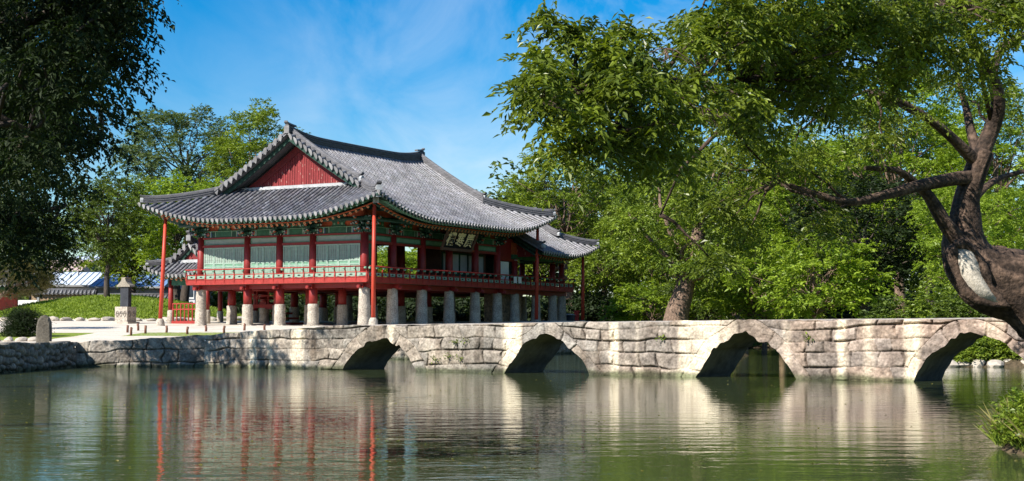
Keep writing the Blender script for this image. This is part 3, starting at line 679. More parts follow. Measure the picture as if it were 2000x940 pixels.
    @staticmethod
    def finial(mb, p, d, h):
        side = Vector((d.y, -d.x, 0)).normalized(); hd = Vector((d.x, d.y, 0)).normalized()
        a = p + hd * 0.0
        pr = [(-0.15, 0.02), (0.15, 0.02), (0.17, h * 0.55), (0.09, h - 0.02), (-0.09, h - 0.02), (-0.17, h * 0.55)]
        mb.prism([a + side * x + Vector((0, 0, z)) for x, z in pr], hd * 0.16, 1)
        mb.sweep([a - hd * 0.3 + Vector((0, 0, h)), a + hd * 0.08 + Vector((0, 0, h + 0.03)), a + hd * 0.18 + Vector((0, 0, h + 0.09))], [(0.14, 0), (0.1, 0.09), (-0.1, 0.09), (-0.14, 0)], 0, 1.0)
    def gable(s, end, mats, root, back=0.0):
        """boarded gable wall, its barge boards and the pale ridge along its foot"""
        e0 = end == 0; sg = -1 if e0 else 1
        ug = (s.u0 + s.dg - 0.02) if e0 else (s.u1 - s.dg + 0.02)
        if (e0 and s.g0): ug = s.u0 + 0.9
        dlo = s.dg * 0.66 if not (s.g0 if e0 else s.g1) else 0.3
        mb = MB(); nb = 34; dl = np.linspace(dlo, s.half, nb)
        zb = s.prof(s.dg) - 0.05 if not (s.g0 if e0 else s.g1) else s.z0 - 0.15
        # planks, one strip each, every second one a little proud
        for sd in (0, 1):
            for k in range(nb - 1):
                va = s.v0 + dl[k] if sd == 0 else s.v1 - dl[k]; vb = s.v0 + dl[k + 1] if sd == 0 else s.v1 - dl[k + 1]
                za, zb2 = s.prof(dl[k]) - 0.12, s.prof(dl[k + 1]) - 0.12
                if zb2 < zb: continue
                za = max(za, zb); t = float(rngp.uniform(0.85, 1.15)); o = 0.0
                mb.prism([(ug, va, zb), (ug, vb, zb), (ug, vb, zb2), (ug, va, za)], (sg * 0.05, 0, 0), 0, t)
                mb.prism([(ug + sg * 0.05, va - 0.02, zb), (ug + sg * 0.05, va + 0.02, zb), (ug + sg * 0.05, va + 0.02, za), (ug + sg * 0.05, va - 0.02, za)], (sg * 0.025, 0, 0), 0, t * 0.9)
                for _ in range(rngp.poisson(1.3)):       # flaked paint
                    if za - zb < 0.3: continue
                    zz = rngp.uniform(zb + 0.05, za - 0.25); yy = rngp.uniform(min(va, vb) + 0.03, max(va, vb) - 0.06); hh = rngp.uniform(0.04, 0.22)
                    mb.prism([(ug + sg * 0.052, yy, zz), (ug + sg * 0.052, yy + rngp.uniform(.01, .035), zz), (ug + sg * 0.052, yy + .02, zz + hh), (ug + sg * 0.052, yy, zz + hh * .8)], (sg * 0.002, 0, 0), 1)
        for sd in (0, 1):      # maroon frame along the slopes
            pa = [(ug + sg * 0.076, s.v0 + d if sd == 0 else s.v1 - d, s.prof(d)) for d in np.linspace(s.dg * 0.95 if not (s.g0 if e0 else s.g1) else 0.9, s.half, 18)]
            for (x, y, z), (x2, y2, z2) in zip(pa[:-1], pa[1:]):
                mb.prism([(x, y, max(z - 0.62, zb)), (x2, y2, max(z2 - 0.62, zb)), (x2, y2, z2 - 0.14), (x, y, z - 0.14)], (sg * 0.03, 0, 0), 0, 0.8)
        mb.build('gable_board', mats, root)
        for sd in (0, 1):
            mb = MB(); ub = (s.uv0 if e0 else s.uv1) - sg * 0.22
            ds = np.linspace(dlo, s.half, 24)
            path = [s.F(ub, d, sd, -0.36) for d in ds]
            path = [Vector((p.x, p.y, p.z - s.liftF(ub) + s.liftF(ub))) for p in path]
            V1 = []
            for p in path: V1 += [p, p + Vector((0, 0, 0.28)), p + Vector((-sg * 0.07, 0, 0)), p + Vector((-sg * 0.07, 0, 0.28))]
            fs = []
            for i in range(len(path) - 1):
                a = i * 4; fs += [(a, a + 4, a + 5, a + 1), (a + 2, a + 3, a + 7, a + 6), (a, a + 2, a + 6, a + 4)]
            mb.add(V1, fs, 0, 0.8); mb.build('barge_board', [m_dgreen], root)
        if not (s.g0 if e0 else s.g1):
            mb = MB(); vv = np.linspace(s.v0 + s.dg * 1.02, s.v1 - s.dg * 1.02, 20)
            mb.sweep([Vector((ug + sg * 0.16, v, s.prof(s.dg - 0.2) + 0.0)) for v in vv], [(0.14, 0), (0.12, 0.16), (0, 0.2), (-0.12, 0.16), (-0.14, 0)], 0, 1)
            mb.build('gable_foot_ridge', [m_lime], root)
    def rafters(s, root, sides=(0,), ends=(0,), limit=100, inner=2.6, spacing=0.36):
        """round rafters with ringed ends, square flying rafters above them, fascia boards"""
        U, V_ = Vector((1, 0, 0)), Vector((0, 1, 0))
        items = []
        for sd in sides:
            n = int((s.u1 - s.u0) / spacing)
            for i in range(1, n): u = s.u0 + (s.u1 - s.u0) * i / n; items.append(('F', u, sd))
        for e in ends:
            n = int((s.v1 - s.v0) / spacing)
            for i in range(1, n): v = s.v0 + (s.v1 - s.v0) * i / n; items.append(('S', v, e))
        rest = MB(); made = 0
        for kind, q, e in items:
            fn = (lambda d, dz: s.F(q, d, e, dz)) if kind == 'F' else (lambda d, dz: s.S(q, d, e, dz))
            lim = min(q - s.u0 if not (s.g0) else 9, s.u1 - q if not s.g1 else 9) if kind == 'F' else min(q - s.v0, s.v1 - q)
            if lim < 0.75: continue
            mb = rest if made >= limit else MB()
            d1 = min(inner, lim); a, b = fn(0.60, -0.60), fn(max(d1, 0.8), -0.52)
            b0 = len(mb.v); mb.tube([a, b], 0.075, 8, 0, 1.0)
            dr = (a - b).normalized()
            mb.tube([a + dr * 0.002, a + dr * 0.012], 0.078, 10, 1, 1.0); mb.tube([a + dr * 0.010, a + dr * 0.016], 0.030, 8, 2, 1.0)
            a, b = fn(0.10, -0.25), fn(min(1.3, max(lim, 0.3)), -0.40)
            sd_ = U if kind == 'F' else V_; upz = Vector((0, 0, 0.11))
            mb.prism([a - sd_ * 0.05, a + sd_ * 0.05, a + sd_ * 0.05 + upz, a - sd_ * 0.05 + upz], b - a, 3, 1.0)
            if made < limit: mb.build('rafter', [m_dgreen, m_ochre, m_black, m_mgreen], root)
            made += 1
        if made > limit: tag(rest.build('rafter', [m_dgreen, m_ochre, m_black, m_mgreen], root), kind='stuff')
        for sd in sides:
            mb = MB(); lo = s.u0 + (0.1 if not s.g0 else 0); us = np.linspace(lo, s.u1 - 0.1, 46)
            mb.sweep([s.F(u, 0.06, sd, -0.13) for u in us], [(0.04, 0), (0.04, 0.11), (-0.04, 0.11), (-0.04, 0)], 0)
            us = np.linspace(s.u0 + (0.6 if not s.g0 else 0), s.u1 - 0.6, 46)
            mb.sweep([s.F(u, 0.60, sd, -0.515) for u in us], [(0.04, 0), (0.04, 0.05), (-0.04, 0.05), (-0.04, 0)], 1)
            mb.build('eave_board', [m_dgreen, m_orange], root)
        for e in ends:
            mb = MB(); vs_ = np.linspace(s.v0 + 0.1, s.v1 - 0.1, 40)
            mb.sweep([s.S(v, 0.06, e, -0.13) for v in vs_], [(0.04, 0), (0.04, 0.11), (-0.04, 0.11), (-0.04, 0)], 0)
            vs_ = np.linspace(s.v0 + 0.6, s.v1 - 0.6, 40)
            mb.sweep([s.S(v, 0.60, e, -0.515) for v in vs_], [(0.04, 0), (0.04, 0.05), (-0.04, 0.05), (-0.04, 0)], 1)
            mb.build('eave_board', [m_dgreen, m_orange], root)
    def corner_beam(s, root, e, sd):
        us_ = s.u0 if e == 0 else s.u1; vs_ = s.v0 if sd == 0 else s.v1; ug = 1 if e == 0 else -1; vg = 1 if sd == 0 else -1
        P = lambda d, dz: Vector((us_ + ug * d, vs_ + vg * d, s.prof(d) + s.lift1(d) + dz))
        mb = MB()
        mb.sweep([P(2.9, -0.55), P(1.6, -0.6), P(0.62, -0.55)], [(0.14, 0), (0.14, 0.34), (-0.14, 0.34), (-0.14, 0)], 0)
        mb.sweep([P(2.0, -0.30), P(0.9, -0.30), P(0.14, -0.26)], [(0.12, 0), (0.12, 0.22), (-0.12, 0.22), (-0.12, 0)], 0)
        a = P(0.62, -0.55); h = Vector((-ug, -vg, 0)).normalized(); sv = Vector((h.y, -h.x, 0)); z = Vector((0, 0, 1))
        mb.prism([a + sv * 0.16 - z * 0.02, a - sv * 0.16 - z * 0.02, a - sv * 0.16 + z * 0.36, a + sv * 0.16 + z * 0.36], h * 0.04, 1)
        a = P(0.14, -0.26); mb.prism([a + sv * 0.14, a - sv * 0.14, a - sv * 0.14 + z * 0.24, a + sv * 0.14 + z * 0.24], h * 0.04, 1)
        mb.build('corner_rafter', [m_dgreen, m_lime], root)

# ------------------------------------------------------------------ the pavilion
RZP = math.atan2(UX.y, UX.x)
pav = empty('pavilion', PAV, RZP, 'large two storey red pavilion with curved grey tiled roof raised on stone pillars', 'pavilion')
VS = [0, 3.35, 5.6, 7.85, 11.2]; US = [0, 2.75, 5.81, 8.81, 11.87, 14.62]
WP, LP = 11.2, 14.62
ZFL, ZRAIL, ZLIN = 2.42, 3.14, 5.02
def stone_pillar_mb(h, r0=0.35, r1=0.29, n=8, seed=0):
    mb = MB(); pr = [(r0 * 1.05, -0.25), (r0 * 1.03, 0.0)]
    for k in range(7): t = k / 6; pr.append((r0 + (r1 - r0) * t ** 0.8 + 0.012 * math.sin(seed * 7 + k * 2.3), 0.03 + (h - 0.06) * t))
    pr.append((r1 * 0.93, h)); mb.lathe(pr, (0, 0), n, 0, 1.0, True, R(22.5)); return mb
def plinth_mb(seed):
    r = np.random.RandomState(seed); mb = MB(); n = 9
    pts = [(0.58 * r.uniform(0.85, 1.15) * math.cos(2 * math.pi * k / n), 0.55 * r.uniform(0.85, 1.15) * math.sin(2 * math.pi * k / n)) for k in range(n)]
    mb.prism([(a, b, -0.3) for a, b in pts], (0, 0, 0.36), 0); return mb
def column(u, v, z0, z1, r=0.225, root=None, band=True):
    mb = MB(); mb.lathe([(r, z0), (r * 1.02, z0 + (z1 - z0) * 0.4), (r * 0.95, z1)], (0, 0), 14, 0, 1.0, True)
    if band:
        for k in range(10):
            a = 2 * math.pi * k / 10; c, s_ = math.cos(a), math.sin(a)
            mb.tube([(c * r * 0.94, s_ * r * 0.94, z1 - 0.10), (c * (r * 0.94 + .016), s_ * (r * 0.94 + .016), z1 - 0.10)], 0.026, 6, 1)
    o = mb.build('column', [m_red, m_white], root, (u, v, 0)); return o
k_ = 0
for i, u in enumerate(US):
    for j, v in enumerate(VS):
        edge = i in (0, 5) or j in (0, 4)
        if not edge and (i in (2, 3) and j in (2,)): continue
        column(u, v, 2.3, ZLIN + 0.12, 0.225 if edge else 0.25, pav, edge)
        k_ += 1
        tall = (j == 0) or (i == 0 and j in (0, 4)) or i == 5
        h = 2.06 if tall else 1.18
        pl = stone_pillar_mb(h, 0.36 if tall else 0.335, 0.285 if tall else 0.30, 8, k_).build('stone_pillar', [m_pillar], pav, (u, v, 0.02)); pl.rotation_euler = (0, 0, R(k_ * 13 % 7))
        if j < 4 or i == 0: plinth_mb(k_).build('plinth', [m_pillar], pav, (u, v, 0))
        if not tall: column(u, v, 1.2, 2.3, 0.235, pav, False)
P_ = 0.55
fl = MB(); fl.box(-P_ + .05, -P_ + .05, 2.30, 23.9, WP + P_ - .05, ZFL, 0)
fl.build('floor', [m_wood], pav)
bm_ = MB()
for v in VS: bm_.box(-0.35, v - 0.14, 2.03, 24, v + 0.14, 2.30, 0)
bm_.build('floor_beam', [m_red], pav)
bm_ = MB()
for u in US: bm_.box(u - 0.15, -0.5, 2.06, u + 0.15, WP + 0.5, 2.297, 0)
bm_.build('floor_beam', [m_red], pav)
# bracket stubs that show under the balcony
for v in VS:
    mb = MB(); mb.tube([(-0.62, v, 2.10), (-0.30, v, 2.10)], 0.09, 8, 0); mb.build('beam_end', [m_red], pav)
for u in US:
    mb = MB(); mb.tube([(u, -0.62, 2.10), (u, -0.30, 2.10)], 0.09, 8, 0); mb.build('beam_end', [m_red], pav)

def balcony(root, a, b, n, out, endpost=True):
    """railing from a to b (local, at floor height): fascia, carved panels, leaning balusters and the round hand rail"""
    a, b, out = Vector(a), Vector(b), Vector(out); d = (b - a).normalized(); L = (b - a).length; Z = Vector((0, 0, 1))
    mb = MB()
    mb.prism([a + Z * -0.10, b + Z * -0.10, b + Z * 0.20, a + Z * 0.20], out * 0.07, 0)
    mb.prism([a + Z * 0.175 + out * 0.07, b + Z * 0.175 + out * 0.07, b + Z * 0.21 + out * 0.07, a + Z * 0.21 + out * 0.07], out * 0.03, 0)
    bal = mb.build('balcony', [m_rail], root)
    mb = MB(); mb.tube([a + out * 0.17 + Z * 0.745, b + out * 0.17 + Z * 0.745], 0.04, 8, 0); mb.build('hand_rail', [m_rail], bal)
    mb = MB(); mb.prism([a + Z * 0.43, b + Z * 0.43, b + Z * 0.475, a + Z * 0.475], out * 0.06, 0); mb.build('lower_rail', [m_rail], bal)
    st = L / n
    for k in range(n + 1):
        c = a + d * (k * st); mb = MB(); w = d * 0.035
        prof = [(0.072, -0.06), (0.105, 0.18), (0.105, 0.30), (0.075, 0.42), (0.10, 0.55), (0.155, 0.66), (0.185, 0.71), (0.135, 0.71), (0.085, 0.62), (0.04, 0.50), (0.02, 0.40), (0.02, -0.06)]
        mb.prism([c - w + out * x + Z * z for x, z in prof], w * 2, 0)
        g = c + out * 0.172 + Z * 0.665; mb.tube([g - w * 1.9, g + w * 1.9], 0.062, 7, 1)
        mb.build('baluster', [m_rail, m_mgreen], bal)
        if k < n:
            p, q = c + d * 0.06, c + d * (st - 0.06); mb = MB()
            mb.prism([p + Z * 0.245, q + Z * 0.245, q + Z * 0.405, p + Z * 0.405], out * 0.035, 0)
            m = (p + q) / 2 + Z * 0.325 + out * 0.035; hw = (q - p).length * 0.24
            sh = [(-1, 0), (-0.45, 0.28), (-0.25, 0.7), (0.25, 0.7), (0.45, 0.28), (1, 0), (0.45, -0.28), (0.2, -0.5), (-0.2, -0.5), (-0.45, -0.28)]
            mb.prism([m + d * (x * hw) + Z * (y * 0.06) for x, y in sh], out * 0.006, 1)
            mb.build('balcony_panel', [m_pale, m_black], bal)
    return bal
balcony(pav, (-P_, WP + P_, ZFL), (-P_, -P_, ZFL), 18, (-1, 0, 0))
balcony(pav, (-P_, -P_, ZFL), (24.1, -P_, ZFL), 36, (0, -1, 0))

# painted beams, transoms and panels along a side
def wall_band(root, a, b, out, kind=0):
    """between two columns: orange panel, painted beam, thin rail, transom panel, lintel"""
    a, b, out = Vector(a), Vector(b), Vector(out); d = (b - a).normalized(); L = (b - a).length; Z = Vector((0, 0, 1))
    def bd(mb, x0, x1, z0, z1, o0, o1, mi=0, t=1.0):
        mb.prism([a + d * x0 + Z * z0 + out * o0, a + d * x1 + Z * z0 + out * o0, a + d * x1 + Z * z1 + out * o0, a + d * x0 + Z * z1 + out * o0], out * (o1 - o0), mi, t)
    e = 0.2
    mb = MB(); bd(mb, -0.05, L + .05, 5.38, 6.6, -0.1, 0.0); mb.build('upper_panel', [m_orange], root)
    mb = MB(); bd(mb, e - .05, L - e + .05, 5.01, 5.37, -0.12, 0.10, 0)
    bd(mb, L * 0.5 - min(0.55, L * .2), L * 0.5 + min(0.55, L * .2), 5.06, 5.32, 0.10, 0.115, 1); 
    for x in (0.32, 0.30 + (L - .6) * 0.16):
        for xx in (x, L - x):
            bd(mb, xx - 0.035, xx + 0.035, 5.03, 5.35, 0.10, 0.118, 3); bd(mb, xx + 0.05, xx + 0.085, 5.03, 5.35, 0.10, 0.116, 4)
    for xx in (0.30 + (L - .6) * .09, L - 0.30 - (L - .6) * .09):
        c = a + d * xx + Z * 5.19 + out * 0.10; mb.tube([c, c + out * 0.02], 0.10, 9, 2); mb.tube([c, c + out * 0.028], 0.045, 7, 4)
    for sx in (L * 0.5 - min(0.58, L * .21), L * 0.5 + min(0.58, L * .21)): bd(mb, sx - .02, sx + .02, 5.04, 5.34, 0.10, 0.12, 3)
    bd(mb, e, L - e, 5.335, 5.37, 0.10, 0.125, 5); 
    mb.build('painted_beam', [m_dgreen, m_green, m_orange, m_pale, m_blue, m_mgreen], root)
    # carved flower board in the middle, on the orange panel
    mb = MB(); c = a + d * (L / 2) + Z * 5.37
    mb.prism([c + d * x * 0.5 + Z * z for x, z in ((-1, 0), (1, 0), (0.75, 0.16), (0.9, 0.3), (0.55, 0.36), (0.6, 0.6), (-0.6, 0.6), (-0.55, 0.36), (-0.9, 0.3), (-0.75, 0.16))], out * 0.06, 0)
    for x, z, m in ((0, 0.2, 2), (-0.25, 0.15, 1), (0.25, 0.15, 1), (0, 0.42, 1)):
        p = c + d * x + Z * z + out * 0.06; mb.tube([p, p + out * 0.02], 0.07, 7, m)
    mb.build('flower_board', [m_green, m_mgreen, m_orange], root)
    mb = MB(); bd(mb, 0.1, L - 0.1, 4.92, 5.005, -0.10, 0.12); bd(mb, 0.1, L - 0.1, 4.44, 4.58, -0.10, 0.12); mb.build('lintel', [m_red], root)
    mb = MB(); bd(mb, 0.2, L - 0.2, 4.585, 4.915, -0.04, 0.02, 0)
    for (x0, x1, z0, z1) in ((0.22, L - .22, 4.60, 4.64), (0.22, L - .22, 4.865, 4.905), (0.22, 0.27, 4.64, 4.865), (L - .27, L - .22, 4.64, 4.865)): bd(mb, x0, x1, z0, z1, 0.02, 0.045, 1)
    mb.build('transom', [m_paper if kind == 0 else m_mgreen, m_mgreen if kind == 0 else m_green], root)
def door_set(root, a, b, out, n):
    a, b, out = Vector(a), Vector(b), Vector(out); d = (b - a).normalized(); L = (b - a).length; Z = Vector((0, 0, 1))
    x = 0.24; w = (L - 2 * x) / n
    for k in range(n):
        x0, x1 = x + k * w + 0.008, x + (k + 1) * w - 0.008
        def bd(mb, p0, p1, z0, z1, o0, o1, mi, t=1.0):
            mb.prism([a + d * p0 + Z * z0 + out * o0, a + d * p1 + Z * z0 + out * o0, a + d * p1 + Z * z1 + out * o0, a + d * p0 + Z * z1 + out * o0], out * (o1 - o0), mi, t)
        mb = MB(); f = 0.06
        bd(mb, x0, x0 + f, 2.45, 4.43, 0, 0.05, 0); bd(mb, x1 - f, x1, 2.45, 4.43, 0, 0.05, 0)
        for z0, z1 in ((2.45, 2.53), (2.86, 2.92), (3.30, 3.36), (3.50, 3.56), (4.36, 4.43)): bd(mb, x0 + f, x1 - f, z0, z1, 0, 0.048, 0)
        door = mb.build('door', [m_dframe], root)
        mb = MB(); bd(mb, x0 + f, x1 - f, 3.56, 4.36, 0.005, 0.015, 0)
        nb = max(3, int((x1 - x0 - 2 * f) / 0.13))
        for q in range(1, nb):
            xx = x0 + f + (x1 - x0 - 2 * f) * q / nb; bd(mb, xx - 0.018, xx + 0.018, 3.56, 4.36, 0.015, 0.035, 1)
        for zz in (3.66, 3.74, 3.93, 4.0, 4.20, 4.28): bd(mb, x0 + f, x1 - f, zz - .007, zz + .007, 0.015, 0.033, 1)
        mb.build('lattice', [m_paper, m_dframe], door)
        mb = MB(); bd(mb, x0 + f, x1 - f, 3.36, 3.50, 0.005, 0.02, 1)
        bd(mb, x0 + f, x1 - f, 2.92, 3.30, 0.005, 0.02, 0); bd(mb, x0 + f + .05, x1 - f - .05, 2.97, 3.25, 0.02, 0.035, 0); bd(mb, x0 + f, x1 - f, 2.53, 2.86, 0.005, 0.02, 0)
        mb.build('door_panel', [m_pale, m_mgreen], door)
for j in range(4):
    wall_band(pav, (0, VS[j + 1], 0), (0, VS[j], 0), (-1, 0, 0)); door_set(pav, (-0.03, VS[j + 1], 0), (-0.03, VS[j], 0), (-1, 0, 0), 4)
for i in range(5):
    wall_band(pav, (US[i], 0, 0), (US[i + 1], 0, 0), (0, -1, 0), 1)
    wall_band(pav, (US[i + 1], WP, 0), (US[i], WP, 0), (0, 1, 0), 1)
# green panel beside the corner column, on the long side
mb = MB(); mb.box(0.22, -0.05, 2.44, 0.62, 0.02, 4.44, 0); mb.build('side_panel', [m_green], pav)
def bracket(root, c, out, s=1.0):
    """carved wing brackets stacked on a column head"""
    c, out = Vector(c), Vector(out); d = Vector((-out.y, out.x, 0)); Z = Vector((0, 0, 1))
    mb = MB()
    for zi, ln in ((5.05, 0.62), (5.33, 0.85), (5.62, 1.05)):
        p = [(0, 0), (ln * .45, -0.03), (ln * .75, 0.02), (ln, 0.17), (ln * .93, 0.21), (ln * .72, 0.13), (ln * .5, 0.24), (0, 0.25)]
        mb.prism([c + out * x * s + Z * (zi + z) - d * 0.06 for x, z in p], d * 0.12, 0)
        for x, z, m in ((ln * .6, 0.07, 1), (ln * .88, 0.14, 2), (ln * .3, 0.12, 3)):
            q = c + out * x * s + Z * (zi + z); mb.tube([q - d * 0.068, q + d * 0.068], 0.05, 7, m)
        q = c + out * ln * .97 * s + Z * (zi + .19); mb.tube([q - d * 0.05, q + d * 0.05], 0.038, 7, 4)
    for zi, ln in ((5.10, 0.5), (5.38, 0.72)):
        p = [(-ln, 0.20), (-ln * .8, 0.04), (-ln * .4, -0.02), (ln * .4, -0.02), (ln * .8, 0.04), (ln, 0.20), (ln * .5, 0.16), (-ln * .5, 0.16)]
        mb.prism([c + d * x + Z * (zi + z) + out * 0.18 for x, z in p], out * 0.1, 0)
        for x, m in ((-ln * .7, 1), (ln * .7, 1), (-ln * .95, 4), (ln * .95, 4), (0, 3)):
            q = c + d * x + Z * (zi + 0.10) + out * 0.28; mb.tube([q, q + out * 0.02], 0.05, 7, m)
    mb.prism([c - d * .2 + Z * 5.58 + out * -.2, c + d * .2 + Z * 5.58 + out * -.2, c + d * .26 + Z * 5.8 + out * -.2, c - d * .26 + Z * 5.8 + out * -.2], out * 0.45, 0)
    mb.build('bracket', [m_dgreen, m_mgreen, m_orange, m_blue, m_lime], root)
for v in VS[1:]: bracket(pav, (0, v, 0), (-1, 0, 0))
for u in US[1:]: bracket(pav, (u, 0, 0), (0, -1, 0))
q_ = 0.7071
bracket(pav, (0, 0, 0), (-q_, -q_, 0), 1.3); bracket(pav, (0, 0, 0), (-1, 0, 0)); bracket(pav, (0, 0, 0), (0, -1, 0))
# purlins under the rafters
mb = MB()
mb.tube([(-0.75, -1.0, 5.72), (-0.75, WP + 1.0, 5.72)], 0.12, 10, 0); mb.tube([(-1.0, -0.75, 5.72), (LP + 1, -0.75, 5.72)], 0.12, 10, 0)
mb.tube([(-.3, 0, 6.4), (LP, 0, 6.4)], 0.14, 10, 0); mb.tube([(0, -.3, 6.4), (0, WP, 6.4)], 0.14, 10, 0)
mb.build('purlin', [m_dgreen], pav)
mb = MB(); mb.box(0.1, 0.1, 6.45, LP - .1, WP - .1, 6.5, 0); mb.build('ceiling', [m_wood], pav)
for u in US[1:5]:
    mb = MB(); mb.box(u - .14, 0.1, 5.05, u + .14, WP - .1, 5.4, 0); mb.build('cross_beam', [m_dgreen], pav)
# the closed room in the middle
mb = MB()
mb.box(9.0, 0.7, 2.43, 14.4, 2.1, 4.9, 0); room = mb.build('inner_room', [m_wood], pav)
for k in range(5):
    mb = MB(); x0 = 9.1 + k * 1.0; mb.box(x0, .63, 2.5, x0 + 0.92, .69, 4.4, 0); mb.box(x0 + .08, .61, 3.3, x0 + .84, .632, 4.3, 1); mb.build('room_door', [m_dgreen, m_hgrey], room)
# white panel door and two paper notices near the end of the long side
mb = MB(); mb.box(14.95, -0.02, 2.45, 16.1, 0.04, 4.05, 0); mb.build('white_door', [m_white], pav)
for x in (15.35, 15.95):
    mb = MB(); mb.box(x, -P_ - .235, 2.70, x + 0.42, -P_ - .225, 3.10, 0); mb.build('paper_notice', [m_white], pav)

main = Roof(-2.6, LP + 2.75, -2.65, WP + 2.3, 5.75, 0.442, 0.0165, 1.12, 6.2, 4.1, 1.2)
main.build(pav); main.ridges(main=0.42)
main.gable(0, [m_gable, m_worn], main.roof); main.gable(1, [m_gable, m_worn], main.roof)
main.rafters(main.roof, (0,), (0,), 100)
for e_, s_ in ((0, 0), (0, 1), (1, 0)): main.corner_beam(main.roof, e_, s_)

# name board hung under the eave of the long side, read from right to left
def text_mesh(body, size, extr):
    c = bpy.data.curves.new('letters', 'FONT'); c.body = body; c.size = size; c.extrude = extr; c.align_x = 'CENTER'; c.align_y = 'CENTER'; c.resolution_u = 4; c.offset = 0.012
    o = bpy.data.objects.new('letters', c); COL.objects.link(o)
    dg = bpy.context.evaluated_depsgraph_get(); me = bpy.data.meshes.new_from_object(o.evaluated_get(dg)); bpy.data.objects.remove(o); bpy.data.curves.remove(c); return me
sgn = empty('name_board', uv(7.4, -1.35, 4.42), RZP, 'black name board with three gold characters hung under the eave of the pavilion', 'sign')
mb = MB(); TL = R(24)
def tl(x, y, z): return (x, y * math.cos(TL) - z * math.sin(TL), y * math.sin(TL) + z * math.cos(TL))
SW, SH = 1.65, 1.08
mb.prism([tl(-SW, 0, 0), tl(SW, 0, 0), tl(SW, 0, SH), tl(-SW, 0, SH)], Vector(tl(0, 0.06, 0)), 0)
mb.build('board', [m_black], sgn)
mb = MB()
for x0, x1, z0, z1 in ((-SW - .1, SW + .1, -.1, .06), (-SW - .1, SW + .1, SH - .06, SH + .12), (-SW - .1, -SW + .08, .06, SH - .06), (SW - .08, SW + .1, .06, SH - .06)):
    mb.prism([tl(x0, -.05, z0), tl(x1, -.05, z0), tl(x1, -.05, z1), tl(x0, -.05, z1)], Vector(tl(0, 0.08, 0)), 0)
mb.build('frame', [m_wood], sgn)
for k, ch in enumerate('樓寒廣'):
    me = text_mesh(ch, 0.90, 0.012); me.materials.clear(); me.materials.append(m_gold)
    o = link('character', me, sgn); o.location = tl(-1.03 + 1.03 * k, -0.018, SH / 2); o.rotation_euler = (R(90) + TL, 0, 0)

# support poles under the roof corners
def pole(u, v, zt, lu, lv, label, group='red poles propping the roof corners', z0=0.0):
    p = uv(u, v, 0); gz = 1.7
    root = empty('support_pole', (p.x, p.y, gz), RZP, label, 'pole', group)
    mb = MB(); mb.tube([(0, 0, 0.34), (lu * 0.5, lv * 0.5, zt * 0.5), (lu, lv, zt)], [0.115, 0.115, 0.095], 12, 0); mb.build('shaft', [m_pole], root)
    mb = MB(); mb.lathe([(0.27, -0.3), (0.26, 0.05), (0.22, 0.30), (0.15, 0.42)], (0, 0), 8, 0); mb.build('stone_base', [m_pillar], root)
    return root
pole(-1.75, -1.75, 6.3, 0.02, -0.02, 'bright red pole propping the near roof corner of the pavilion')
pole(-1.75, WP + 1.45, 6.3, 0.12, -0.2, 'bright red pole propping the far left roof corner, beside the low stumps')
pole(LP + 1.9, -1.75, 6.3, 0.1, -0.05, 'dark red pole propping the right end of the main pavilion roof')

# ------------------------------------------------------------------ the lower wing at the right end
wing = empty('pavilion_wing', uv(16.0, 0), RZP, 'lower tiled wing joined to the right end of the pavilion', 'pavilion wing')
def W(u): return u - 16.0
for k, (u, v) in enumerate(((16.9, 0), (19.8, 0), (22.2, 0), (23.55, 0), (19.8, 3.0), (22.2, 3.0), (23.55, 3.0))):
    column(W(u), v, 2.3, 4.3, 0.2, wing, v == 0)
    stone_pillar_mb(2.04, 0.35, 0.28, 8, 60 + k).build('stone_pillar', [m_pillar], wing, (W(u), v, 0.02))
wr = Roof(W(16.3), W(24.3), -2.4, 5.4, 4.56, 0.52, 0.018, 0.8, 4.5, 2.4, 0.6, gable0=True)
wr.build(wing, ends=(1,)); wr.ridges(ends=(0, 1), main=0.4, minor=0.28)
wr.gable(0, [m_gable, m_worn], wr.roof); wr.gable(1, [m_gable, m_worn], wr.roof)
wr.rafters(wr.roof, (0,), (1,), 60)
wr.corner_beam(wr.roof, 1, 0)
mb = MB(); mb.box(W(16.4), -.12, 4.25, W(23.7), .12, 4.55, 0); mb.box(W(16.4), -.05, 4.55, W(23.7), .05, 5.3, 1); mb.box(W(23.43), -.1, 4.25, W(23.67), 3.1, 4.55, 0); mb.build('painted_beam', [m_green, m_orange], wing)
mb = MB(); mb.box(W(16.95), 2.7, 2.45, W(19.75), 2.8, 4.4, 0); mb.box(W(16.85), 0.15, 2.45, W(16.95), 2.7, 4.4, 0); mb.build('inner_wall', [m_dgreen], wing)
mb = MB(); mb.box(W(14.9), 0.6, 0.0, W(18.9), 1.1, 2.0, 0); mb.build('earth_wall', [m_wallearth], wing)
mb = MB(); mb.box(W(14.8), -.02, 4.1, W(16.8), .06, 5.5, 0); mb.build('end_panel', [m_red], wing)
pole(23.3, -1.7, 4.72, 0.05, 0.0, 'thin dark red pole at the far right corner of the lower wing')

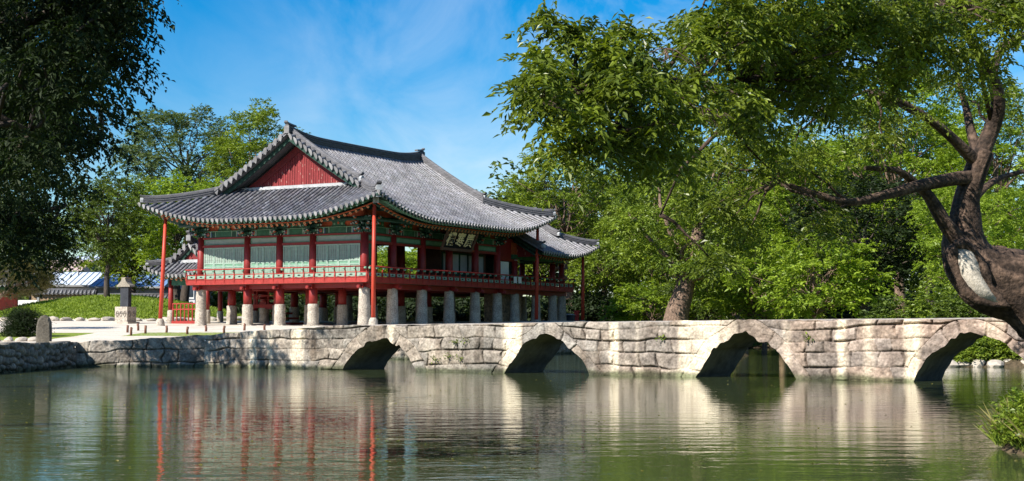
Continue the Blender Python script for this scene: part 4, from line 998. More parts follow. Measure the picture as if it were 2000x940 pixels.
# ------------------------------------------------------------------ roofed stair porch behind the left end
porch = empty('stair_porch', uv(2.9, 13), RZP, 'small tiled stair porch with red fence behind the left end of the pavilion', 'porch')
pr_ = Roof(-1.25, 5.6, -1.0, 3.9, 2.98, 0.55, 0.06, 0.55, 2.6, 1.5, 0.45, sp=0.30)
pr_.build(porch); pr_.ridges(main=0.32, minor=0.24); pr_.rafters(pr_.roof, (1,), (0,), 40, 1.4)
pr_.gable(0, [m_gable, m_worn], pr_.roof)
for k, (u, v) in enumerate(((-0.1, 2.9), (-0.1, 0.1), (4.5, 2.9), (4.5, 0.1))):
    column(u, v, 0.95, 2.75, 0.15, porch, False)
    mb = MB(); mb.lathe([(0.21, -0.2), (0.20, 0.9), (0.17, 0.97)], (0, 0), 8, 0, 1.0, True); mb.build('stone_base', [m_pillar], porch, (u, v, 0))
mb = MB(); mb.box(-0.18, -0.1, 2.45, -0.02, 3.1, 2.75, 0); mb.box(-0.15, -0.1, 2.75, -0.05, 3.1, 3.1, 1); mb.build('painted_beam', [m_green, m_dgreen], porch)
up_ = Roof(0.2, 6.5, -2.6, 0.9, 4.05, 0.6, 0.06, 0.3, 2.0, 1.1, 0.35, sp=0.30)
up_.build(porch, 'upper_roof'); up_.ridges(main=0.3, minor=0.22)
mb = MB()
mb.box(-0.2, 0.15, 0.05, -0.02, 2.8, 0.32, 0); mb.box(-0.15, 0.15, 0.98, -0.07, 2.8, 1.05, 0); mb.box(-0.14, 0.15, 1.32, -0.08, 2.8, 1.38, 0)
for k in range(9):
    v = 0.3 + 2.4 * k / 8; mb.box(-0.14, v - .03, 0.32, -0.08, v + .03, 1.32, 0)
mb.build('fence', [m_rail], porch)
st_ = MB()
for k in range(7): st_.box(0.6 + k * 0.0, -1.6 + 0.0, 0, 0.6, -1.6, 0, 0) if False else st_.box(1.0, -5.2 + k * 0.45, 0.10 + k * 0.3, 2.4, -4.7 + k * 0.45, 0.22 + k * 0.3, 0)
st_.build('stair', [m_red], porch)
mb = MB()
for v0_, v1_ in ((-4.4, -1.9),):
    mb.box(0.95, v0_, 1.08, 1.10, v1_, 1.28, 0); mb.box(0.98, v0_, 1.75, 1.05, v1_, 1.81, 0); mb.box(0.98, v0_, 2.05, 1.05, v1_, 2.10, 0)
    for k in range(4): v = v0_ + (v1_ - v0_) * k / 3; mb.box(0.98, v - .03, 1.28, 1.05, v + .03, 2.05, 0)
mb.build('landing_rail', [m_rail], porch)
# ------------------------------------------------------------------ trees and plants
def unit(a): return a / np.maximum(np.linalg.norm(a, axis=-1, keepdims=True), 1e-9)
def leaves_mesh(name, pos, dirs, nrm, length, width, tint, material, fold=0.25):
    """one pointed, slightly folded leaf per row"""
    n = len(pos); dirs = unit(dirs); side = unit(np.cross(nrm, dirs)); up = np.cross(dirs, side)
    L = length[:, None]; Wd = width[:, None]
    base = pos; tip = pos + dirs * L - up * L * 0.10; mid = pos + dirs * L * 0.45
    l = mid + side * Wd * 0.5 + up * Wd * fold; r = mid - side * Wd * 0.5 + up * Wd * fold
    V = np.stack([base, r, tip, l], 1).reshape(-1, 3)
    i = np.arange(n)[:, None] * 4
    f = np.concatenate([i + np.array([[0, 1, 2]]), i + np.array([[0, 2, 3]])], 1).reshape(-1, 3)
    me = np_mesh(name, V, f, np.full(len(f), 3), [material], np.repeat(tint, 4), False)
    return me
def spray_leaves(rng, C, Rc, twigs, per, tl, ll, lw, droop=0.5, flat=0.6, hang=0.3, out_c=None, shell=0.55):
    """clumps at C (n,3) with radii Rc: every clump holds twigs, every twig its leaves; returns leaf arrays"""
    n = len(C); m = n * twigs
    ci = np.repeat(np.arange(n), twigs)
    d = unit(rng.normal(size=(m, 3)) + np.array([0, 0, 0.25])); rad = Rc[ci] * rng.uniform(shell, 1.0, m) ** 0.7 * (0.75 + 0.5 * rng.rand(m))
    p = C[ci] + d * rad[:, None] * np.array([1, 1, flat])
    td = d * np.array([1, 1, 0.4]) + rng.normal(size=(m, 3)) * 0.5 + np.array([0, 0, -hang])
    if out_c is not None: td = td + 0.6 * unit(p - out_c)
    td = unit(td); p = p - td * tl * 0.5
    L = tl * rng.uniform(0.6, 1.3, m)
    k = np.tile(np.arange(per), m); ti = np.repeat(np.arange(m), per); t = (k + 0.5 + rng.uniform(-0.3, 0.3, len(k))) / per
    pos = p[ti] + td[ti] * (L[ti] * t)[:, None] + np.array([0, 0, -1]) * (droop * L[ti] * t * t)[:, None]
    tdd = unit(td[ti] + np.array([0, 0, -1]) * (droop * 1.2 * t)[:, None])
    sd = unit(np.cross(tdd, np.array([0, 0, 1.0])) + 1e-6); sg = np.where(k % 2 == 0, 1.0, -1.0)[:, None]
    ld = tdd * 0.55 + sd * sg * 0.75 + rng.normal(size=(len(k), 3)) * 0.25 + np.array([0, 0, -hang * 0.8])
    nr = np.array([0, 0, 1.0]) + rng.normal(size=(len(k), 3)) * 0.45
    lenv = ll * rng.uniform(0.5, 1.35, len(k)); wv = lenv * (lw / ll) * rng.uniform(0.8, 1.2, len(k))
    tint = np.clip(0.28 * rng.rand(len(k)) + 0.40 * rng.rand(m)[ti] + 0.34 * rng.rand(n)[ci][ti], 0, 1)
    return pos, ld, nr, lenv, wv, tint
def crook(rng, a, b, n=5, amp=0.12, sag=0.0):
    a, b = Vector(a), Vector(b); L = (b - a).length; out = []
    for i in range(n + 1):
        t = i / n; p = a.lerp(b, t)
        if 0 < i < n: p = p + Vector(rng.uniform(-1, 1, 3)) * (L * amp) * 0.5
        p.z += sag * L * math.sin(math.pi * t); out.append(p)
    return out
def limb(mb, rng, pts, r0, r1, n=7, wob=0.0):
    k = len(pts); mb.tube(pts, [r0 + (r1 - r0) * (i / (k - 1)) ** 0.8 for i in range(k)], n, 0, 1.0)
_tree_cache = {}
def tree_meshes(key, seed, H, trunk_h, R_, base, ncl, rc, twigs, per, tl, ll, lw, tr, flat=0.55, droop=0.3, hang=0.02, lean=0.0, leaf=None, bark=None, open_=0.0):
    if key in _tree_cache: return _tree_cache[key]
    rng = np.random.RandomState(seed)
    C = []
    zc = (base + H) / 2; hz = (H - base) / 2
    tries = 0
    while len(C) < ncl and tries < 6000:
        tries += 1
        d = rng.normal(size=3); d /= np.linalg.norm(d); r = rng.uniform(0.35 + 0.2 * open_, 1.0) ** 0.55
        wob = 0.78 + 0.44 * float(vnoise(d[0] * 1.6 + 9, d[1] * 1.6, d[2] * 1.6, seed))
        q = np.array([d[0] * R_ * r * wob, d[1] * R_ * r * wob, zc + d[2] * hz * r * (0.9 + 0.2 * (wob - 0.78))])
        if q[2] < base: continue
        if all(np.linalg.norm((q - c) / np.array([1, 1, 0.65])) > rc * 1.22 for c in C): C.append(q)
    C = np.array(C); Rc = rc * rng.uniform(0.75, 1.35, len(C))
    pos, ld, nr, le, wv, ti = spray_leaves(rng, C, Rc, twigs, per, tl, ll, lw, droop, flat, hang, np.array([0, 0, zc - hz * 0.4]))
    crown = leaves_mesh('crown', pos, ld, nr, le, wv, ti, leaf)
    mb = MB(); top = Vector((lean * H, 0, base + (H - base) * 0.55))
    tp = crook(rng, (0, 0, -0.4), top, 7, 0.035); rr = [tr * 1.35, tr * 1.05] + [tr * (1 - 0.75 * i / 6) for i in range(1, 7)]
    mb.tube(tp, rr[:len(tp)], 10, 0)
    order = rng.permutation(len(C))[: min(len(C), 26)]
    for i in order:
        c = Vector(C[i]); f = np.clip((c.z - trunk_h) / max(H - trunk_h, .1), 0.05, 0.9) * 0.75
        zt_ = trunk_h * 0.85 + (top.z - trunk_h * 0.85) * f; 
        j = min(range(len(tp)), key=lambda q: abs(tp[q].z - zt_)); s0 = tp[j]
        r0 = max(tr * 0.42 * (1 - 0.6 * f), 0.03)
        pts = crook(rng, s0, c, 5, 0.10, 0.06); limb(mb, rng, pts, r0, r0 * 0.2, 6)
        for _ in range(2):
            a = pts[int(rng.randint(2, 5))]; limb(mb, rng, crook(rng, a, a + Vector(rng.normal(size=3)) * rc * 0.9, 3, 0.15), r0 * 0.3, r0 * 0.1, 4)
    trunk = mb.mesh('trunk', [bark])
    _tree_cache[key] = (trunk, crown); return _tree_cache[key]
def plant_tree(key, loc, label, name='tree', scale=1.0, rz=0.0, leaf=None, group=None, cat='tree', sz=None, **kw):
    trunk, crown = tree_meshes(key, **kw) if kw else _tree_cache[key]
    root = empty(name, loc, rz, label, cat, group); root.scale = (scale, scale, sz or scale)
    t = link('trunk', trunk, root); c = link('crown', crown, root)
    if leaf: c.material_slots[0].link = 'OBJECT'; c.material_slots[0].material = leaf
    return root
def ground_pt(px, Y): p = at(px, 640, Y); return (p.x, p.y, ground_z(p.x, p.y) - 0.05)
SP = dict(
    zelk=dict(seed=3, H=15, trunk_h=4.2, R_=6.2, base=3.6, ncl=90, rc=1.15, twigs=32, per=9, tl=0.8, ll=0.27, lw=0.13, tr=0.42, flat=0.42, leaf=lf_brt, bark=m_bark),
    open=dict(seed=8, H=19, trunk_h=9.5, R_=5.4, base=10.0, ncl=92, rc=0.95, twigs=30, per=9, tl=0.75, ll=0.26, lw=0.13, tr=0.38, flat=0.6, open_=0.8, leaf=lf_olive, bark=m_barkd),
    round=dict(seed=12, H=12, trunk_h=2.6, R_=4.6, base=2.9, ncl=80, rc=1.0, twigs=26, per=9, tl=0.75, ll=0.27, lw=0.14, tr=0.30, flat=0.45, leaf=lf_mid, bark=m_barkd),
    tall=dict(seed=17, H=20, trunk_h=5, R_=5.0, base=4.5, ncl=110, rc=1.1, twigs=32, per=8, tl=0.85, ll=0.29, lw=0.14, tr=0.42, flat=0.42, leaf=lf_brt, bark=m_bark),
    small=dict(seed=22, H=6.5, trunk_h=2.0, R_=3.4, base=2.3, ncl=52, rc=0.75, twigs=24, per=9, tl=0.6, ll=0.22, lw=0.11, tr=0.16, flat=0.38, leaf=lf_yel, bark=m_bark))
for k_, v_ in SP.items(): tree_meshes(k_, **v_)
def bgt(key, px, Y, top_py, label, leaf=None, rz=0.0, group=None, wide=1.0, name='broadleaf_tree'):
    g = ground_pt(px, Y); z_top = at(px, top_py, Y).z; s = (z_top - g[2]) / SP[key]['H']
    root = plant_tree(key, g, label, name, s * wide, rz, leaf, group); root.scale = (s * wide, s * wide, s); return root
# behind the pavilion, left
bgt('open', 362, 134, 205, 'tall dark open tree with bare branches showing, left behind the pavilion roof', lf_olive, 0.4, wide=1.0)
bgt('tall', 492, 128, 188, 'tall green tree rising right beside the roof peak of the pavilion', lf_brt, 1.0, wide=0.86)
bgt('round', 345, 112, 335, 'bright yellow green tree behind the left roof corner of the pavilion', lf_yel, 2.0, wide=1.1)
bgt('round', 258, 121, 342, 'light green tree between the dark foreground tree and the pavilion roof', lf_brt, 0.2, wide=1.0)
bgt('small', 430, 116, 345, 'yellow green tree top just over the left slope of the pavilion roof', lf_yel, 4.2, wide=0.55)
mt_ = bgt('round', 208, 104.5, 325, 'broad dark green tree with a pale trunk on the grass mound', lf_mid, 3.3, wide=0.82)
bgt('small', 640, 119, 500, 'small bright tree seen under the pavilion floor on the left', lf_yel, 1.0)
bgt('small', 765, 117, 488, 'bright green tree seen through the bay beside the corner column of the pavilion', lf_yel, 3.3, wide=1.25)
bgt('round', 742, 128, 462, 'dense bright tree far behind the corner column of the pavilion', lf_brt, 1.9, wide=0.9)
bgt('small', 812, 121, 484, 'bright green tree seen through the open bays nearest the pavilion corner', lf_yel, 2.1, wide=1.3)
bgt('small', 905, 130, 495, 'bright green tree seen through the middle bays of the pavilion', lf_yel, 5.1)
bgt('round', 60, 128, 380, 'dark leafy tree beyond the tile topped wall at the left edge', lf_mid, 1.3)
# right of the pavilion
bgt('zelk', 1110, 119, 268, 'large light green tree with layered branches right behind the lower wing', lf_brt, 0.6, wide=0.95)
bgt('small', 1180, 108, 462, 'small pale green tree right beside the thin dark red pole of the wing', lf_brt, 2.2, wide=0.95)
bgt('zelk', 1290, 112, 300, 'broad green tree behind the leaning thick trunk of the island', lf_brt, 3.9, wide=0.8)
bgt('tall', 1445, 116, 175, 'tall green tree in the middle of the right hand wood', lf_brt, 1.2)
bgt('tall', 1590, 104, 240, 'tall tree with yellow green leaves behind the dark forked tree', lf_yel, 5.0, wide=1.05)
bgt('tall', 1760, 98, 95, 'very tall bright green tree behind the fork of the old foreground tree', lf_yel, 2.8, wide=0.95)
bgt('tall', 1950, 92, 150, 'tall yellow green tree at the right edge of the picture', lf_yel, 0.3, wide=0.95)
bgt('zelk', 1900, 74, 330, 'low bright crown right behind the trunk of the old foreground tree', lf_yel, 1.9, wide=0.9)
bgt('small', 1490, 92, 470, 'small bright green tree at the water side left of the shrubs', lf_yel, 0.8)
bgt('small', 1590, 80, 452, 'small bright tree at the water side, in front of the dark forked tree', lf_yel, 3.8)
bgt('round', 1690, 84, 330, 'dark shady tree with a forked trunk behind the shrub bank', lf_dark, 2.4, wide=1.15)
bgt('round', 1390, 98, 400, 'mid green tree overhanging the far water', lf_mid, 4.4, wide=0.8)
bgt('small', 1270, 100, 545, 'low pale green sapling left of the leaning thick trunk', lf_yel, 1.1)
# dark trunks of the wood
for k, (px, Y, tp_) in enumerate(((1240, 138, 330), (1370, 142, 300), (1520, 135, 300), (1545, 128, 330), (1640, 140, 260), (1820, 130, 220), (1180, 150, 330), (1060, 150, 340), (985, 148, 400), (1455, 124, 360))):
    bgt(('tall', 'round')[k % 2], px, Y, tp_, ['tall shaded tree deep in the right hand wood', 'round shaded tree deep in the right hand wood'][k % 2], (lf_mid, lf_dark)[k % 2], k * 1.7, 'shaded trees deep in the wood')
# leaning thick trunk on the island
rng = np.random.RandomState(5)
isl_root = empty('island_tree', (ISL[0], ISL[1], 0.7), 0, 'old leaning tree with a thick brown trunk and hanging leaves on the pond island', 'tree')
mb = MB(); mb.tube([(-0.1, 0, -0.8), (0.0, 0, 0.5), (0.25, 0, 1.8), (0.7, 0.1, 3.2), (1.3, 0.3, 5.2), (1.6, 0.3, 8)], [0.95, 0.78, 0.68, 0.55, 0.4, 0.2], 12, 0)
for b in ((-2.6, -.5, 7.5), (3.5, .6, 6.8), (4.5, -1, 5.0), (-1.0, 1, 10), (2.6, -1.2, 10.5), (0.4, -2.4, 6.3)): limb(mb, rng, crook(rng, (0.8, 0.1, 3.4), b, 6, 0.1), 0.26, 0.05, 7)
mb.build('trunk', [m_bark], isl_root)
cl = []
for _ in range(70):
    a = rng.uniform(0, 6.28); r = 4.6 * math.sqrt(rng.rand()); cl.append((1.0 + r * math.cos(a), r * math.sin(a) * 0.9, 3.6 + 9.0 * rng.rand() * (1 - 0.5 * r / 4.6)))
C = np.array(cl); pos, ld, nr, le, wv, ti = spray_leaves(rng, C, 1.0 * rng.uniform(0.6, 1.3, len(C)), 30, 11, 0.75, 0.23, 0.105, 0.4, 0.42, 0.12)
link('crown', leaves_mesh('crown', pos, ld, nr, le, wv, ti, lf_brt), isl_root)
# distant wood closing the view
rng = np.random.RandomState(41)
nb = 420; bx = rng.uniform(-95, 110, nb); by = rng.uniform(152, 190, nb)
hz_ = np.where(bx < -8, 7.0, 15.0) * rng.uniform(0.7, 1.2, nb); hz_ = np.where((bx > -58) & (bx < -8), 5.5 * rng.uniform(0.6, 1.1, nb), hz_)
Cs = []; 
for x, y, h in zip(bx, by, hz_):
    for q in range(7): Cs.append((x + rng.normal() * 2.4, y + rng.normal() * 2, 2 + h * (q + 0.5) / 7 * rng.uniform(0.8, 1.15)))
C = np.array(Cs); pos, ld, nr, le, wv, ti = spray_leaves(rng, C, 2.0 * rng.uniform(0.7, 1.3, len(C)), 9, 5, 1.6, 0.75, 0.42, 0.3, 0.7, 0.2)
tag(link('distant_wood', leaves_mesh('distant_wood', pos, ld, nr, le, wv, ti, lf_mid)), 'distant wood closing the view behind everything', 'wood', kind='stuff')
# undergrowth, shade put into its leaf colour; a dark band added behind the pavilion
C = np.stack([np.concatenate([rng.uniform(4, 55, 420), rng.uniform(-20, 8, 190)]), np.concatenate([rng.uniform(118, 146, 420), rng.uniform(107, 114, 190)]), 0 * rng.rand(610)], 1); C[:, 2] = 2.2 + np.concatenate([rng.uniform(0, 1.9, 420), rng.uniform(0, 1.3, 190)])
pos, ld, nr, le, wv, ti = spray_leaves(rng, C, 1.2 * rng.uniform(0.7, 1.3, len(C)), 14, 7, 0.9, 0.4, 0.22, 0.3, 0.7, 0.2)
tag(link('undergrowth', leaves_mesh('undergrowth', pos, ld, nr, le, wv, ti, lf_dark)), 'undergrowth with shade in its leaf colour, in the wood and added behind the pavilion', 'undergrowth', kind='stuff')

# ---- shrubs
def shrub(loc, rx, ry, h, seed, label, leaf, group=None, name='shrub', ll=0.13, dens=1.0, cat='shrub', twigs=16):
    r = np.random.RandomState(seed); n = int(46 * dens)
    d = unit(r.normal(size=(n, 3))); d[:, 2] = np.abs(d[:, 2]); k = r.uniform(0.45, 1.0, n)[:, None]
    C = d * k * np.array([rx * 0.82, ry * 0.82, h * 0.85]) + np.array([0, 0, 0.1])
    pos, ld, nr, le, wv, ti = spray_leaves(r, C, 0.34 * max(0.6, min(rx, h)) * r.uniform(0.7, 1.3, n), twigs, 9, 0.36, ll, ll * 0.5, 0.3, 0.8, 0.1, np.array([0, 0, 0.0]))
    pos[:, 2] = np.maximum(pos[:, 2], 0.02)
    root = empty(name, loc, 0, label, cat, group)
    link('foliage', leaves_mesh('foliage', pos, ld, nr, le, wv, ti, leaf), root)
    mb = MB()
    for q in range(6): limb(mb, r, crook(r, (0, 0, -0.1), Vector(C[q]), 3, 0.1), 0.04, 0.012, 5)
    mb.build('stem', [m_barkd], root); return root
for k, (px, Y, w_, h_, lb) in enumerate(((1600, 70, 1.5, 1.5, 'low green shrub at the left end of the bank behind the bridge'), (1665, 68, 2.0, 2.1, 'dark green shrub under the forked tree behind the bridge'),
        (1740, 67, 2.0, 2.5, 'wide green shrub in the middle of the bank behind the bridge'), (1815, 66, 2.1, 2.9, 'tall bright green shrub on the bank left of the old trunk'),
        (1890, 64, 1.8, 2.2, 'green shrub on the bank hidden partly by the old trunk'), (1965, 64, 1.8, 2.0, 'green shrub on the bank at the right edge'))):
    p = at(px, 640, Y); g = ground_z(p.x, p.y); shrub((p.x, p.y, g - 0.05), w_, w_ * 0.8, h_, 300 + k, lb, lf_brt if k in (0, 3) else lf_mid, 'shrubs on the bank behind the bridge', ll=0.17, dens=1.3)
for k, (x, y, w_) in enumerate(((17.2, 61.6, 0.9), (18.6, 60.9, 1.1), (20.2, 60.9, 1.0), (19.4, 62.3, 1.1), (21.6, 60.6, 1.0))):
    shrub((x, y, ground_z(x, y) - 0.05), w_, w_ * 0.8, 0.9, 340 + k, 'low leafy plant on the far bank seen through the right arch', lf_brt, 'plants seen through the right arch', ll=0.14, dens=0.8, name='bank_plant', cat='plant')
p = at(30, 640, 65); shrub((p.x, 66, ground_z(p.x, 66) - 0.1), 1.2, 1.1, 1.5, 360, 'clipped round dark bush at the left edge behind the rubble wall', lf_dark, None, 'round_bush', ll=0.06, dens=3.0, cat='bush', twigs=26)

# ---- pine at the left
rng = np.random.RandomState(9)
p0 = at(-30, 640, 74); pine = empty('pine_tree', (p0.x, p0.y, ground_z(p0.x, p0.y)), 0, 'leaning pine with flat orange green pads of needles at the left edge', 'pine')
P = lambda px, py, Y=74: at(px, py, Y) - Vector(pine.location)
mb = MB(); limb(mb, rng, [Vector((-.2, 0, -.3)), P(-20, 600), P(5, 575), P(30, 560), P(55, 540)], 0.16, 0.05, 8)
for a in ((85, 560), (60, 525), (20, 520), (90, 545), (40, 580)): limb(mb, rng, crook(rng, P(15, 568), P(*a), 4, 0.1), 0.06, 0.02, 6)
mb.build('trunk', [m_bark], pine)
pads = [(20, 527, 1.2), (58, 535, 0.9), (75, 548, 0.75), (40, 552, 0.9), (8, 548, 1.0), (64, 570, 0.7), (30, 575, 0.8), (85, 560, 0.5), (-20, 530, 1.3), (45, 520, 0.7), (0, 512, 0.9)]
C = np.array([P(a, b, 74 + rng.uniform(-1, 1)) for a, b, r in pads]); pos, ld, nr, le, wv, ti = spray_leaves(rng, C, np.array([r for a, b, r in pads]), 90, 16, 0.35, 0.16, 0.022, -0.3, 0.28, -0.4)
link('crown', leaves_mesh('crown', pos, ld, nr, le, wv, ti, lf_pine), pine)

# ---- dark foreground trees on the left
def clump_tree(name, label, base, spec, leaf, bark, limbs, seed, twigs, per, tl, ll, lw, droop, hang, flat, rc=(0.55, 0.85), trunk=None, near=False):
    """spec: (px, py, rx, ry, Ymin, Ymax, count) clouds of leaf clumps"""
    r = np.random.RandomState(seed); root = empty(name, base, 0, label, 'tree'); b = Vector(base)
    C = []
    for (px, py, rx, ry, y0, y1, n) in spec:
        for _ in range(n):
            a = r.uniform(0, 6.283); q = math.sqrt(r.rand()); C.append(at(px + rx * q * math.cos(a), py + ry * q * math.sin(a), r.uniform(y0, y1)) - b)
    C = np.array(C); Rc = r.uniform(*rc, len(C))
    if near: Rc = Rc * np.clip((C[:, 1] + b.y) / 31.0, 0.6, 1.1)
    pos, ld, nr, le, wv, ti = spray_leaves(r, C, Rc, twigs, per, tl, ll, lw, droop, flat, hang, shell=0.3)
    link('crown', leaves_mesh('crown', pos, ld, nr, le, wv, ti, leaf), root)
    mb = MB()
    if trunk: trunk(mb, r, b)
    for pts, r0, r1 in limbs: limb(mb, r, [Vector(p) - b for p in pts], r0, r1, 9)
    # twigs joining the clumps to the nearest limb
    lp = [(Vector(p) - b) for pts, r0, r1 in limbs for p in pts]
    for c in C[:: 2]:
        c = Vector(c); a = min(lp, key=lambda q: (q - c).length)
        if (a - c).length < 5.5: limb(mb, r, crook(r, a, c, 4, 0.12, 0.03), 0.05, 0.012, 5)
    mb.build('trunk', [bark], root); return root
A = lambda px, py, Y: at(px, py, Y)
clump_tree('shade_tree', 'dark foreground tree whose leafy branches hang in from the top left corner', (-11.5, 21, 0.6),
    [(60, 60, 150, 110, 19, 24, 30), (195, 8, 95, 48, 19, 23, 17), (150, 130, 95, 70, 19, 23, 13), (40, 240, 100, 120, 19, 23, 18), (235, 70, 40, 50, 19.5, 22, 4), (-250, 100, 200, 200, 17, 25, 26), (30, -150, 260, 120, 17, 24, 34), (-300, -350, 320, 180, 13, 22, 44)],  # the last clouds lie out of view, added to shade the seen crown
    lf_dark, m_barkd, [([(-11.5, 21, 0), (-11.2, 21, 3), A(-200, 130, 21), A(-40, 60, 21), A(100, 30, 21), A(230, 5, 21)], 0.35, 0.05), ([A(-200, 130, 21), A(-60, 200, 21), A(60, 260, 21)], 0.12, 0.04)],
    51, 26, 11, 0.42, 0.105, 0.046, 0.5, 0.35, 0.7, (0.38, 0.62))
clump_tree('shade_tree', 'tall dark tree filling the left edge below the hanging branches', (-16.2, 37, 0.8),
    [(45, 320, 105, 150, 34, 40, 32), (150, 255, 62, 65, 35, 39, 11), (50, 460, 70, 55, 35, 39, 10), (-150, 250, 150, 220, 33, 41, 26), (20, 100, 160, 120, 33, 40, 22), (-200, -60, 240, 140, 31, 38, 34)],  # clumps past the left and top edges added to keep sun off this tree
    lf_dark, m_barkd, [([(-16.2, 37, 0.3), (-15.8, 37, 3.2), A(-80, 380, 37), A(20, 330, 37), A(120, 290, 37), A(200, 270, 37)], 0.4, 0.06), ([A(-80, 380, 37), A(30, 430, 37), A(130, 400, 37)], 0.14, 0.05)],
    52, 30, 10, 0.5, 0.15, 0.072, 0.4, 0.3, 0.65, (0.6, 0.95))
clump_tree('bank_tree', 'shaded tree on the left bank casting dappled shade over the rubble wall', (-23.0, 54, 1.0),
    [(-80, 330, 130, 160, 50, 57, 30), (40, 400, 60, 90, 52, 57, 9), (-100, 120, 160, 120, 48, 57, 22)],
    lf_mid, m_barkd, [([(-23, 54, 0.6), (-22.8, 54, 4), A(-100, 350, 54), A(20, 380, 54)], 0.35, 0.06)], 53, 28, 9, 0.6, 0.19, 0.09, 0.4, 0.3, 0.6, (0.8, 1.2))

# ---- the big old tree on the right
rng = np.random.RandomState(61)
YT = 38.0
big_base = A(2060, 690, YT); big_base.z = ground_z(big_base.x, big_base.y)
def bark_tube(mb, pts, rad, n=26, mi=0, tint=1.0, amp=0.13):
    """a limb with ridged, knotty bark: smooth path, radius broken by noise that runs along it"""
    pts = [Vector(p) for p in pts]; k = len(pts); P_ = []; R_ = []
    for i in range(k - 1):
        p0, p1, p2, p3 = pts[max(i - 1, 0)], pts[i], pts[i + 1], pts[min(i + 2, k - 1)]; m = max(3, int((p2 - p1).length / 0.14))
        for j in range(m):
            t = j / m; P_.append(0.5 * ((2 * p1) + (p2 - p0) * t + (2 * p0 - 5 * p1 + 4 * p2 - p3) * t * t + (3 * p1 - p0 - 3 * p2 + p3) * t ** 3)); R_.append(rad[i] + (rad[i + 1] - rad[i]) * t)
    P_.append(pts[-1]); R_.append(rad[-1]); b = len(mb.v); ref = None; L = 0
    sd = int(abs(pts[0].x * 97 + pts[-1].z * 31)) % 999
    rows = []
    for i, p in enumerate(P_):
        d = (P_[min(i + 1, len(P_) - 1)] - P_[max(i - 1, 0)]).normalized(); L += (P_[i] - P_[i - 1]).length if i else 0
        if ref is None: ref = Vector((0, 0, 1)) if abs(d.z) < 0.9 else Vector((1, 0, 0))
        x = (ref - d * ref.dot(d)).normalized(); ref = x; y = d.cross(x); a = 2 * math.pi * np.arange(n) / n
        rr = max(R_[i], 0.02); f = 2.2 + 5 * rr
        nz_ = vnoise(np.cos(a) * f + L * 0.35, np.sin(a) * f, L * 0.9, sd) - 0.5; n2 = vnoise(np.cos(a) * f * 2.3, np.sin(a) * f * 2.3 + L * 0.5, L * 2.0, sd + 1) - 0.5; n3 = vnoise(np.cos(a), np.sin(a), L * 0.8, sd + 2) - 0.5
        r_ = rr * (1 + amp * (1.5 * nz_ + 1.0 * n2) + 0.10 * n3); tt = np.clip(1.0 + 1.5 * nz_ + 1.2 * n2, 0.45, 1.8) * tint
        for q in range(n): mb.v.append(tuple(p + (x * math.cos(a[q]) + y * math.sin(a[q])) * float(r_[q]))); mb.t.append(float(tt[q]))
    for i in range(len(P_) - 1):
        for q in range(n): q2 = (q + 1) % n; mb.f.append([b + i * n + q, b + i * n + q2, b + (i + 1) * n + q2, b + (i + 1) * n + q]); mb.m.append(mi); mb.sm.append(True)
    mb.f.append([b + (len(P_) - 1) * n + q for q in range(n)]); mb.m.append(mi); mb.sm.append(False)
